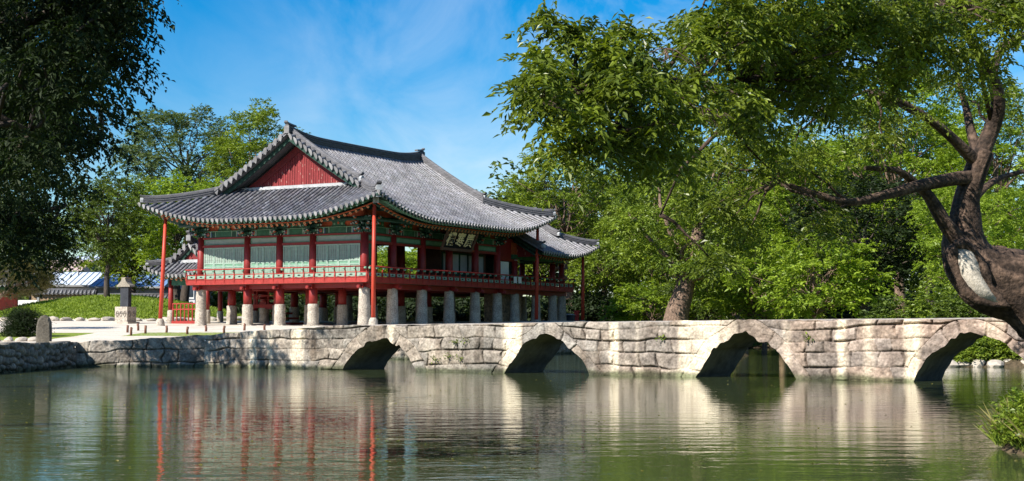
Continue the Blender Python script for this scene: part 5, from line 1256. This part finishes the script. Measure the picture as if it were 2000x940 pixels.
def big_trunk(mb, r, b):
    T = lambda px, py, Y=YT: A(px, py, Y) - b
    w = lambda px: px / 2 / (F / YT)      # half of a width measured on the photograph
    bark_tube(mb, [T(2150, 760), T(2105, 650), T(2050, 592), T(1988, 562), T(1932, 543), T(1892, 505), T(1880, 450)], [w(240), w(200), w(165), w(136), w(126), w(98), w(66)], 48)
    bark_tube(mb, [T(1892, 490), T(1885, 440), T(1888, 390), T(1905, 335), T(1922, 295)], [w(72), w(62), w(50), w(46), w(40)], 34)
    bark_tube(mb, [T(1912, 310), T(1938, 250), T(1950, 200, YT - .4), T(1938, 150, YT - .8), T(1905, 95, YT - 1.4), T(1860, 30, YT - 2)], [w(36), w(30), w(27), w(24), w(18), w(10)], 20)
    bark_tube(mb, [T(1938, 150, YT - .8), T(1958, 95, YT - .8), T(2020, 60, YT - 1), T(2100, 20, YT - 1)], [w(18), w(16), w(13), w(8)], 20)
    bark_tube(mb, [T(1915, 312), T(1898, 262, YT + .3), T(1888, 215, YT + .6), T(1870, 150, YT + .8)], [w(26), w(20), w(15), w(9)], 20)
    bark_tube(mb, [T(1908, 318), T(1865, 275, YT - .5), T(1830, 245, YT - 1), T(1770, 205, YT - 1.6), T(1700, 175, YT - 2.3)], [w(28), w(20), w(17), w(13), w(8)], 20)
    bark_tube(mb, [T(1905, 345), T(1860, 350, YT - .4), T(1800, 362, YT - 1), T(1740, 378, YT - 1.7), T(1660, 395, YT - 2.6), T(1590, 380, YT - 3.2), T(1520, 355, YT - 3.8)], [w(32), w(27), w(23), w(19), w(14), w(9), w(5)], 20)
    bark_tube(mb, [T(1872, 470, YT - .3), T(1842, 430, YT - .5), T(1815, 385, YT - .7), T(1795, 365, YT - .9), T(1755, 335, YT - 1.3), T(1690, 328, YT - 1.8)], [w(36), w(28), w(22), w(18), w(13), w(8)], 20)
    bark_tube(mb, [T(1880, 420), T(1905, 385, YT + .8), T(1950, 350, YT + 1.5), T(2020, 330, YT + 2)], [w(22), w(18), w(12), w(7)], 20)
    bark_tube(mb, [T(2120, -40, 33), T(1990, 2, 33), T(1860, 12, 32.5), T(1740, 20, 32), T(1640, 70, 31.5), T(1560, 110, 31), T(1460, 165, 29), T(1430, 172, 28)], [w(70), w(60), w(52), w(42), w(34), w(28), w(20), w(15)], 20)
    bark_tube(mb, [T(2100, 640), T(2180, 480, 36), T(2160, 200, 34), T(2120, -40, 33)], [w(150), w(110), w(90), w(70)], 34)
    bark_tube(mb, [T(1760, 110, 33), T(1800, 70, 33), T(1880, 50, 33)], [w(8), w(13), w(18)], 20)
    bark_tube(mb, [T(1590, 95, 31), T(1580, 150, 30.8), T(1568, 205, 30.6), T(1552, 228, 30.5)], [w(20), w(16), w(13), w(7)], 20)
    bark_tube(mb, [T(1560, 110, 31), T(1500, 200, 30.5), T(1420, 240, 30)], [w(16), w(10), w(5)], 20)
    for (px, py, Y) in ((1340, 185, 23), (1380, 210, 23), (1300, 95, 23), (1430, 320, 31)):      # bare dead twigs
        for _ in range(7):
            a = T(px, py, Y); e = T(px + r.uniform(-70, 70), py + r.uniform(-30, 80), Y - r.uniform(0, .6)); mb.tube(crook(r, a, e, 5, 0.2), [0.012, 0.010, 0.008, 0.007, 0.006, 0.004], 4, 0, 1.3)
limbs_big = [([A(1905, 345, YT), A(1800, 362, YT - 1), A(1660, 395, YT - 2.6), A(1520, 355, YT - 3.8)], 0.05, 0.04), ([A(1740, 20, 32), A(1560, 110, 31), A(1430, 172, 28), A(1350, 165, 25), A(1290, 150, 24), A(1200, 165, 23.2), A(1120, 180, 22.6), A(1060, 200, 22.2)], 0.09, 0.02), ([A(1290, 150, 24), A(1200, 240, 23), A(1150, 280, 22.6)], 0.03, 0.01),
    ([A(1938, 250, YT), A(1905, 95, YT - 1.4), A(1860, 30, YT - 2)], 0.06, 0.04), ([A(1830, 245, YT - 1), A(1700, 175, YT - 2.3), A(1600, 215, YT - 3)], 0.06, 0.03), ([A(1420, 240, 30), A(1330, 330, 30.5), A(1290, 420, 31)], 0.05, 0.02), ([A(1700, -150, 31), A(1450, -120, 29), A(1250, -60, 28)], 0.2, 0.08)]
big = clump_tree('old_tree', 'huge old tree on the right with a leaning brown trunk and overhanging branches', big_base,
    [(1120, 160, 90, 85, 21, 25, 19), (1075, 205, 50, 55, 21, 24, 6), (1072, 45, 18, 22, 22, 23, 1), (1110, 75, 35, 15, 22, 24, 2), (1230, 125, 85, 65, 21.5, 26, 11), (1250, 215, 105, 75, 21, 26, 15), (1150, 280, 85, 40, 21, 24, 6), (1270, 315, 60, 40, 22, 26, 6), (1210, 60, 30, 12, 22, 25, 1),
     (1400, 130, 105, 90, 23, 31, 19), (1450, 45, 95, 45, 24, 32, 13), (1430, 230, 100, 60, 25, 31, 9), (1590, 70, 130, 95, 26, 31, 34), (1580, 190, 95, 60, 27, 31, 13), (1730, 90, 130, 90, 28, 32, 25), (1880, 40, 130, 50, 29, 32.5, 15),
     (1370, 390, 80, 80, 31, 35, 9), (1420, 470, 60, 50, 31, 35, 4), (1470, 320, 60, 50, 30, 35, 5), (1620, 310, 90, 50, 32, 37, 7), (1720, 240, 80, 40, 33, 37, 6), (1640, 420, 60, 40, 33, 37, 3), (1850, 170, 90, 40, 36, 41, 4), (1960, 190, 40, 50, 38, 42, 3),
     (1650, 85, 170, 85, 29, 32, 18), (1900, 120, 90, 40, 31, 33, 6), (1500, -110, 230, 90, 25, 29, 26)],  # unseen clumps above the view added to darken the crown below
    lf_fore, m_barkr, limbs_big, 63, 24, 12, 0.55, 0.145, 0.055, 0.4, 0.2, 0.6, (0.36, 0.82), big_trunk, True)
# filled cavity on the trunk: a pale plate let into the bark
T = lambda px, py, Y: A(px, py, Y) - big_base
mb = MB()
oc = [(1872, 484), (1888, 482), (1902, 494), (1913, 512), (1921, 536), (1929, 556), (1940, 574), (1956, 592), (1935, 590), (1908, 582), (1890, 566), (1878, 540), (1869, 512), (1867, 495)]
cen = (1900, 538); dz_ = []
ring0 = [T(x, y, YT - 0.86) for x, y in oc]; ring1 = [T(cen[0] + (x - cen[0]) * 0.55, cen[1] + (y - cen[1]) * 0.55, YT - 0.98) for x, y in oc]
c0 = T(*cen, YT - 1.02); n_ = len(oc); vv = ring0 + ring1 + [c0] + [T(x, y, YT - 0.5) for x, y in oc]
fs = [(i, (i + 1) % n_, n_ + (i + 1) % n_, n_ + i) for i in range(n_)] + [(n_ + i, n_ + (i + 1) % n_, 2 * n_) for i in range(n_)] + [(2 * n_ + 1 + i, 2 * n_ + 1 + (i + 1) % n_, (i + 1) % n_, i) for i in range(n_)]
mb.add(vv, fs, 0, 1.0, True); tag(mb.build('cavity_plate', [m_plug], big), 'smooth pale plate filling a hollow in the trunk')
mb = MB(); k_ = len(oc)
mb.tube([T(cen[0] + (x - cen[0]) * 1.18 - 2, cen[1] + (y - cen[1]) * 1.10, YT - 0.80) for x, y in oc + [oc[0]]], [0.13 + 0.05 * math.sin(i * 2.1) for i in range(k_ + 1)], 8, 0); mb.build('bark_lip', [m_barkr], big)

# ---- weeds in the bridge joints
rng = np.random.RandomState(71)
for k, (s_, z_) in enumerate(((5.55, 1.05), (6.0, 1.12), (5.3, 0.55), (5.8, 0.5), (13.9, 1.22), (18.9, 1.25), (4.7, 0.45))):
    q = bpt(s_, -0.06, z_); n = 26
    pos = np.array(q) + rng.normal(size=(n, 3)) * np.array([0.1, 0.05, 0.05]); ld = np.array([-0.5, -0.7, 0.2]) + rng.normal(size=(n, 3)) * 0.6
    me = leaves_mesh('weed', pos - np.array(q), ld, np.array([0, -0.3, 1.0]) + rng.normal(size=(n, 3)) * .3, rng.uniform(0.06, 0.13, n), rng.uniform(0.03, 0.06, n), rng.rand(n), lf_brt)
    tag(link('weed', me, None, q), 'tiny green weed rooted in a joint of the bridge', 'weed', 'weeds in the bridge joints')
# ---- grass
def blades(rng, P_, h, w, lean=0.35):
    n = len(P_); d = np.stack([rng.normal(size=n) * lean, rng.normal(size=n) * lean, np.ones(n)], 1); return P_, d, np.stack([rng.normal(size=n), rng.normal(size=n), 0.1 * np.ones(n)], 1), h * rng.uniform(0.5, 1.3, n), w * rng.uniform(0.7, 1.3, n), rng.rand(n)
n = 30000; a = rng.uniform(0, 6.283, n); q = np.sqrt(rng.rand(n)); X = -28.5 + 9.6 * q * np.cos(a); Y = 106.5 + 8.6 * q * np.sin(a)
pos = np.stack([X, Y, land(X, Y)], 1); pos, ld, nr, le, wv, ti = blades(rng, pos, 0.20, 0.08, 0.9); ti = 0.5 * ti + 0.5 * vnoise(X * 0.9, Y * 0.9, 0, 77)
tag(link('mound_grass', leaves_mesh('mound_grass', pos, ld, nr, le, wv, ti, lf_grass)), 'short bright grass over the round mound', 'grass', kind='stuff')
n = 26000; X = np.concatenate([rng.uniform(6.1, 9.2, n)]); Y = rng.uniform(16.0, 21.0, n); sd, _ = pond_sd(X, Y); m = (sd > -0.12); X, Y = X[m], Y[m]
pos = np.stack([X, Y, np.maximum(land(X, Y), 0.02)], 1)
pos, ld, nr, le, wv, ti = blades(rng, pos, 0.30, 0.0065, 0.6); tall_ = rng.rand(len(le)) < 0.18; le[tall_] *= 1.55
tag(link('bank_grass', leaves_mesh('bank_grass', pos, ld, nr, le, wv, ti, lf_grass)), 'long green grass on the near bank at the right edge', 'grass', kind='stuff')
m = rng.rand(len(X)) < 0.22
pos2 = pos[m]; p2, ld, nr, le, wv, ti = blades(rng, pos2, 0.50, 0.006, 0.6)
tag(link('dry_grass', leaves_mesh('dry_grass', p2, ld, nr, le, wv, ti, lf_dry)), 'dry straw coloured grass on the near bank at the right edge', 'grass', kind='stuff')
for k, (x, y, w_) in enumerate(((6.35, 18.3, 0.26), (6.7, 17.5, 0.28), (7.0, 18.6, 0.3), (7.2, 17.1, 0.28), (6.6, 19.0, 0.25), (6.45, 17.8, 0.24), (6.9, 17.9, 0.27), (7.3, 18.0, 0.3), (6.65, 18.5, 0.25))):
    shrub((x, y, max(0.02, ground_z(x, y))), w_, w_, 0.42, 380 + k, 'low leafy herb at the water edge of the near right bank', lf_brt, 'herbs on the near right bank', ll=0.075, dens=1.1, name='leafy_herb', cat='plant')
# ------------------------------------------------------------------ small things on the left bank
sp_ = Vector((-18.55, 59.4, 0.98))
st = empty('standing_stone', sp_, R(8), 'rough upright stone with a rounded top, shade put into its colour, on the rubble wall corner', 'stone')
mb = MB(); r_ = np.random.RandomState(4)
prof = [(-.28, 0), (-.29, .4), (-.27, .8), (-.22, 1.02), (-.10, 1.16), (.05, 1.19), (.19, 1.10), (.27, .92), (.29, .5), (.28, 0)]
f0 = [(x, -0.17 + .02 * r_.randn(), z - .1) for x, z in prof]; f1 = [(x * .95, .17, z - .1) for x, z in prof]; fm = [(x * .8, -0.215, .55 + (z - .55) * .85 - .1) for x, z in prof]
n_ = len(prof); mb.add(fm + f0 + f1, [list(range(n_))[::-1]] + [(i, (i + 1) % n_, n_ + (i + 1) % n_, n_ + i) for i in range(n_)] + [(n_ + i, n_ + (i + 1) % n_, 2 * n_ + (i + 1) % n_, 2 * n_ + i) for i in range(n_)] + [list(range(2 * n_, 3 * n_))], 0, 0.42, False)  # low tint paints in the shade the stone stands in
mb.build('stone_body', [m_rubble], st)

q = on_ground(245, 632, 92)
ste = empty('stele', (q.x, q.y, q.z), R(-25), 'tall dark stone stele with a small carved cap on a pale pedestal', 'stele')
mb = MB(); mb.box(-.62, -.55, -.15, .62, .55, .10, 0); mb.box(-.46, -.42, .10, .46, .42, 1.0, 0)
for k in range(3):     # scrolls cut in relief on the pedestal
    c = Vector((-.28 + .28 * k, -.42, .55)); mb.tube([c + Vector((.12 * math.cos(t) * (1 - t / 14), -.012, .2 * math.sin(t) * (1 - t / 14))) for t in np.linspace(0, 9, 22)], 0.022, 5, 0, 0.55)
for k in range(2):
    c = Vector((.46, -.2 + .4 * k, .55)); mb.tube([c + Vector((.012, .16 * math.cos(t) * (1 - t / 14), .2 * math.sin(t) * (1 - t / 14))) for t in np.linspace(0, 9, 22)], 0.022, 5, 0, 0.55)
mb.build('pedestal', [m_pillar], ste)
mb = MB(); mb.box(-.30, -.15, 1.0, .30, .15, 2.2, 0); mb.build('shaft', [m_stele], ste)
mb = MB(); pr = [(-.62, 0), (-.58, .10), (-.40, .22), (-.22, .40), (-.16, .60), (-.24, .66), (.24, .66), (.16, .60), (.22, .40), (.40, .22), (.58, .10), (.62, 0)]
mb.prism([(x * .82, -.26, 2.2 + z * .85) for x, z in pr], (0, .52, 0), 0); mb.build('cap', [m_rubble], ste)

for k, (px, py, h) in enumerate(((249, 649, .42), (256, 655, .46), (270, 645, .42), (284, 651, .46), (325, 649, .40), (366, 652, .42), (402, 647, .36), (438, 650, .42), (477, 645, .42), (517, 644, .34))):
    p = on_ground(px, py + 1, 75); r0 = np.random.RandomState(k); h *= .85
    nm = empty('wooden_stump', (p.x, p.y, p.z - .03), 0, 'short brown wooden stump in the row along the lawn', 'post', 'short wooden stumps along the lawn')
    mb = MB(); mb.tube([(0, 0, -.1), (r0.uniform(-.02, .02), 0, h * .6), (r0.uniform(-.03, .03), 0, h)], [.06, .055, .057], 9, 0); mb.build('shaft', [m_post], nm)
    mb = MB(); mb.tube([(0.0, 0, h + .001), (0.0, 0, h + .02)], [.053, .04], 9, 0, 1.5); mb.build('sawn_top', [m_post], nm)
# kerb stones round the foot of the mound
def boulder(loc, s, seed, label, group, name='kerb_stone', m=None):
    r = np.random.RandomState(seed); import bmesh
    bm = bmesh.new(); bmesh.ops.create_icosphere(bm, subdivisions=2, radius=1.0)
    for v in bm.verts:
        c = v.co.copy(); k = 0.75 + 0.5 * float(vnoise(c.x * 1.3 + seed, c.y * 1.3, c.z * 1.3, seed)); v.co = Vector((c.x * s[0] * k, c.y * s[1] * k, c.z * s[2] * k))
    me = bpy.data.meshes.new(name); bm.to_mesh(me); bm.free(); me.materials.append(m or m_bould); o = link(name, me, None, loc); o.rotation_euler = (0, 0, r.uniform(0, 3)); return tag(o, label, 'stone', group)
m_bould = mat('boulder_stone', (0.42, 0.37, 0.31), 0.9, var=0.35, scale=3, bump=0.4, attr=False)
for k in range(30):
    a = R(195 + 150 * k / 29); x, y = -28.5 + 10.1 * math.cos(a), 106.5 + 9.2 * math.sin(a)
    boulder((x, y, ground_z(x, y) + .08), (.40 + .5 * (k * 7 % 5) / 5, .3, .12 + .12 * (k * 3 % 4) / 4), 500 + k, 'pale kerb stone at the foot of the grass mound', 'kerb stones round the mound')
for k in range(9):
    x = -23.8 + k * .52; y = 61.6 + .1 * math.sin(k); boulder((x, y, ground_z(x, y) + .03), (.33, .2, .16), 560 + k, 'small stone edging the lawn below the round bush', 'edging stones of the left lawn')
for k in range(10):
    x = 16.3 + k * .62; y = 60.6 - .05 * k + .25 * math.sin(k * 2.3); boulder((x, y, .08), (.42, .35, .25), 580 + k, 'rounded rock along the far water edge behind the right arch', 'rocks on the far bank behind the right arch')

# tile topped garden wall: two lengths
def garden_wall(p0, p1, h, label):
    p0, p1 = Vector(p0), Vector(p1); d = (p1 - p0); L = d.length; rz = math.atan2(d.y, d.x)
    root = empty('garden_wall', p0, rz, label, 'wall'); mb = MB(); mb.box(0, -.25, -.5, L, .25, h, 0); mb.build('earth_wall', [m_wallearth], root)
    mb = MB(); n = int(L / .3); rg = np.random.RandomState(int(L * 10))
    mb.sweep([(0, 0, h), (L, 0, h)], [(.5, 0), (.1, .34), (-.1, .34), (-.5, 0)], 1)
    mb.tube([(0, 0, h + .36), (L, 0, h + .36)], .11, 8, 1)
    for k in range(n):
        x = (k + .5) * L / n
        for sg in (-1, 1):
            mb.tube([(x, sg * .08, h + .33), (x, sg * .54, h + .03)], [.075, .085], 6, 0, float(rg.uniform(.8, 1.5))); mb.tube([(x, sg * .54, h + .03), (x, sg * .56, h + .02)], .09, 6, 2)
    mb.build('tile_coping', [m_tile, m_ridge, m_tend], root); return root
a, b = at(62, 640, 117), at(188, 640, 117); garden_wall((a.x, a.y, 2.1), (b.x, b.y, 2.1), 2.15, 'brown earth wall with a dark tile coping behind the grass mound')
a, b = at(190, 640, 116.4), at(345, 640, 115); garden_wall((a.x, a.y, 2.1), (b.x, b.y, 2.1), 1.75, 'lower tile topped wall right of the tree on the mound')
p = at(52, 640, 112); gp = empty('white_gate', (p.x, p.y, 2.1), 0, 'plain white gate leaf between the bush and the earth wall', 'gate')
mb = MB(); mb.box(-.75, -.06, 0, .75, .06, 1.6, 0); mb.build('gate_leaf', [m_white], gp)
mb = MB(); mb.box(-.92, -.1, 0, -.76, .1, 1.8, 0); mb.box(.76, -.1, 0, .92, .1, 1.8, 0); mb.build('gate_post', [m_hgrey], gp)
# red shrine gate at the left edge
p = at(-14, 640, 103); sh = empty('red_gate', (p.x, p.y, 2.1), R(6), 'small red gate with a painted green beam and tiled roof behind the pine', 'gate')
for x in (-1.5, 1.5):
    mb = MB(); mb.lathe([(.16, 0), (.15, 2.2)], (x, 0), 10, 0); mb.build('post', [m_pole], sh)
mb = MB(); mb.box(-1.9, -.15, 2.0, 1.9, .15, 2.3, 0); mb.box(-1.4, -.05, .1, 1.4, .05, 1.9, 1); mb.build('painted_beam', [m_green, m_pole], sh)
gr_ = Roof(-2.5, 2.5, -1.3, 1.3, 2.45, .5, .05, .3, 2.0, 1.0, .3, True, True, sp=.3); gr_.build(sh); gr_.ridges(main=.3, minor=.2)

# houses beyond the wall
def house(px0, px1, Y, eave_py, ridge_py, depth, mw, mr, label, wins=2, rz=0.0, hip=False):
    a, b = at(px0, 640, Y), at(px1, 640, Y); z0 = 2.1; w = b.x - a.x; ze = at(px0, eave_py, Y).z - z0; zr = at(px0, ridge_py, Y + depth / 2).z - z0
    root = empty('house', (a.x, a.y, z0), rz, label, 'house')
    mb = MB(); mb.box(0, 0, 0, w, depth, ze, 0); mb.build('wall', [mw], root)
    mb = MB(); o = .5; i = w * .18 if hip else 0
    t = [(-o, -o, ze - .02), (w + o, -o, ze - .02), (w + o, depth + o, ze - .02), (-o, depth + o, ze - .02), (-o + i, depth / 2, zr), (w + o - i, depth / 2, zr)]
    mb.add(t, [(0, 1, 5, 4), (2, 3, 4, 5), (1, 2, 5), (3, 0, 4), (3, 2, 1, 0)], 0)
    nr_ = int(w / .45)
    for k in range(nr_ + 1):     # standing seams
        x = -o + .02 + (w + 2 * o - .04) * k / nr_; xr = min(max(x, -o + i), w + o - i); mb.tube([(x, -o, ze + .02), (xr, depth / 2, zr + .03)], .035, 5, 0, .96)
    rf = mb.build('roof', [mr], root)
    mb = MB(); mb.box(-o, -o - .06, ze - .16, w + o, -o + .02, ze, 0); mb.build('gutter', [m_hgrey], rf)
    for k in range(wins):
        x = w * (k + .5) / wins - .6; mb = MB(); mb.box(x - .08, -.08, ze * .40, x + 1.28, 0.0, ze * .8, 0); wf = mb.build('window', [m_white], root)
        mb = MB(); mb.box(x, -.1, ze * .43, x + .58, -.082, ze * .77, 0); mb.box(x + .62, -.1, ze * .43, x + 1.2, -.082, ze * .77, 0); mb.build('pane', [m_glass], wf)
    return root
house(84, 172, 136, 557, 532, 8, m_house, m_hroof, 'low white house with a pale blue metal roof beyond the earth wall', 3)
house(186, 312, 133, 560, 536, 9, m_hgrey, m_broof, 'grey house with a blue ridged roof behind the stele', 4)
house(60, 150, 158, 530, 508, 9, m_house, m_proof, 'house with a faded pink roof far behind the white house', 3)
house(292, 380, 150, 512, 498, 9, m_house, m_broof, 'pale house with a bright blue roof between the red pole and the tree', 3)
house(140, 215, 165, 512, 500, 8, m_house, m_hroof, 'white two storey house at the far left behind the trees', 3)

# things beyond the right end of the pavilion
p = on_ground(1122, 632, 104); p = at(1126, 640, 103.5); p.z = 1.72
rbx = empty('red_box', p, 0, 'upright red box beside the last stone pillar of the wing', 'box')
mb = MB(); mb.box(-.16, -.2, 0, .16, .2, 1.02, 0); mb.build('cabinet', [m_redplain], rbx)
mb = MB(); mb.box(-.2, -.24, 1.02, .2, .24, 1.1, 0); mb.build('lid', [m_redplain], rbx)
p = at(1112, 640, 102.8); p.z = 1.72
bbx = empty('dark_bin', p, 0, 'dark bin with a pale rim left of the red box', 'bin')
mb = MB(); mb.lathe([(.36, 0), (.40, .75)], (0, 0), 8, 0); mb.build('bin_body', [m_stele], bbx)
mb = MB(); mb.lathe([(.42, .75), (.42, .80), (.2, .86)], (0, 0), 8, 0); mb.build('rim', [m_hgrey], bbx)
p = at(769, 640, 108); g = ground_z(p.x, p.y)
sg = empty('notice_board', (p.x, p.y, g), R(5), 'white notice board with a red top seen between the stone pillars', 'sign')
mb = MB(); mb.box(-.25, -.04, .25, .25, .04, 1.5, 0); mb.build('panel', [m_white], sg)
mb = MB(); mb.box(-.28, -.06, 1.5, .28, .06, 1.62, 0); mb.box(-.05, -.05, 1.62, .05, .05, 2.2, 0); mb.build('red_top', [m_redplain], sg)
mb = MB(); mb.box(-.2, -.03, 0, -.12, .03, .25, 0); mb.box(.12, -.03, 0, .2, .03, .25, 0); mb.build('leg', [m_hgrey], sg)
p = at(1528, 640, 112); g = ground_z(p.x, p.y)
ln_ = empty('stone_lantern', (p.x, p.y, 1.6), 0, 'pale yellow stone lantern among the dark trunks of the wood', 'lantern')
mb = MB(); mb.lathe([(.28, -1), (.26, .3), (.16, .4), (.15, 1.1), (.3, 1.2), (.3, 1.3)], (0, 0), 8, 0); mb.build('pedestal', [m_wallearth], ln_)
mb = MB(); mb.lathe([(.22, 1.3), (.22, 1.7), (.42, 1.75), (.1, 2.05), (.05, 2.3)], (0, 0), 8, 0); mb.build('lamp_house', [m_wallearth], ln_)

# floating leaves and specks on the water
r = np.random.RandomState(91); n = 420; Y = 16 + 38 * r.rand(n) ** 1.4; X = (r.rand(n) - .5) * Y * .68
pos = np.stack([X, Y, np.full(n, .006)], 1); sd, _ = pond_sd(X, Y); pos = pos[sd < -.4]; n = len(pos)
dirs = np.stack([r.normal(size=n), r.normal(size=n), .02 * r.normal(size=n)], 1)
tag(link('floating_leaves', leaves_mesh('floating_leaves', pos, dirs, np.tile([0, 0, 1.0], (n, 1)) + .05 * r.normal(size=(n, 3)), r.uniform(.03, .075, n), r.uniform(.02, .04, n), r.rand(n), lf_dry, .12)), 'dry leaves floating on the pond', 'leaves', kind='stuff')
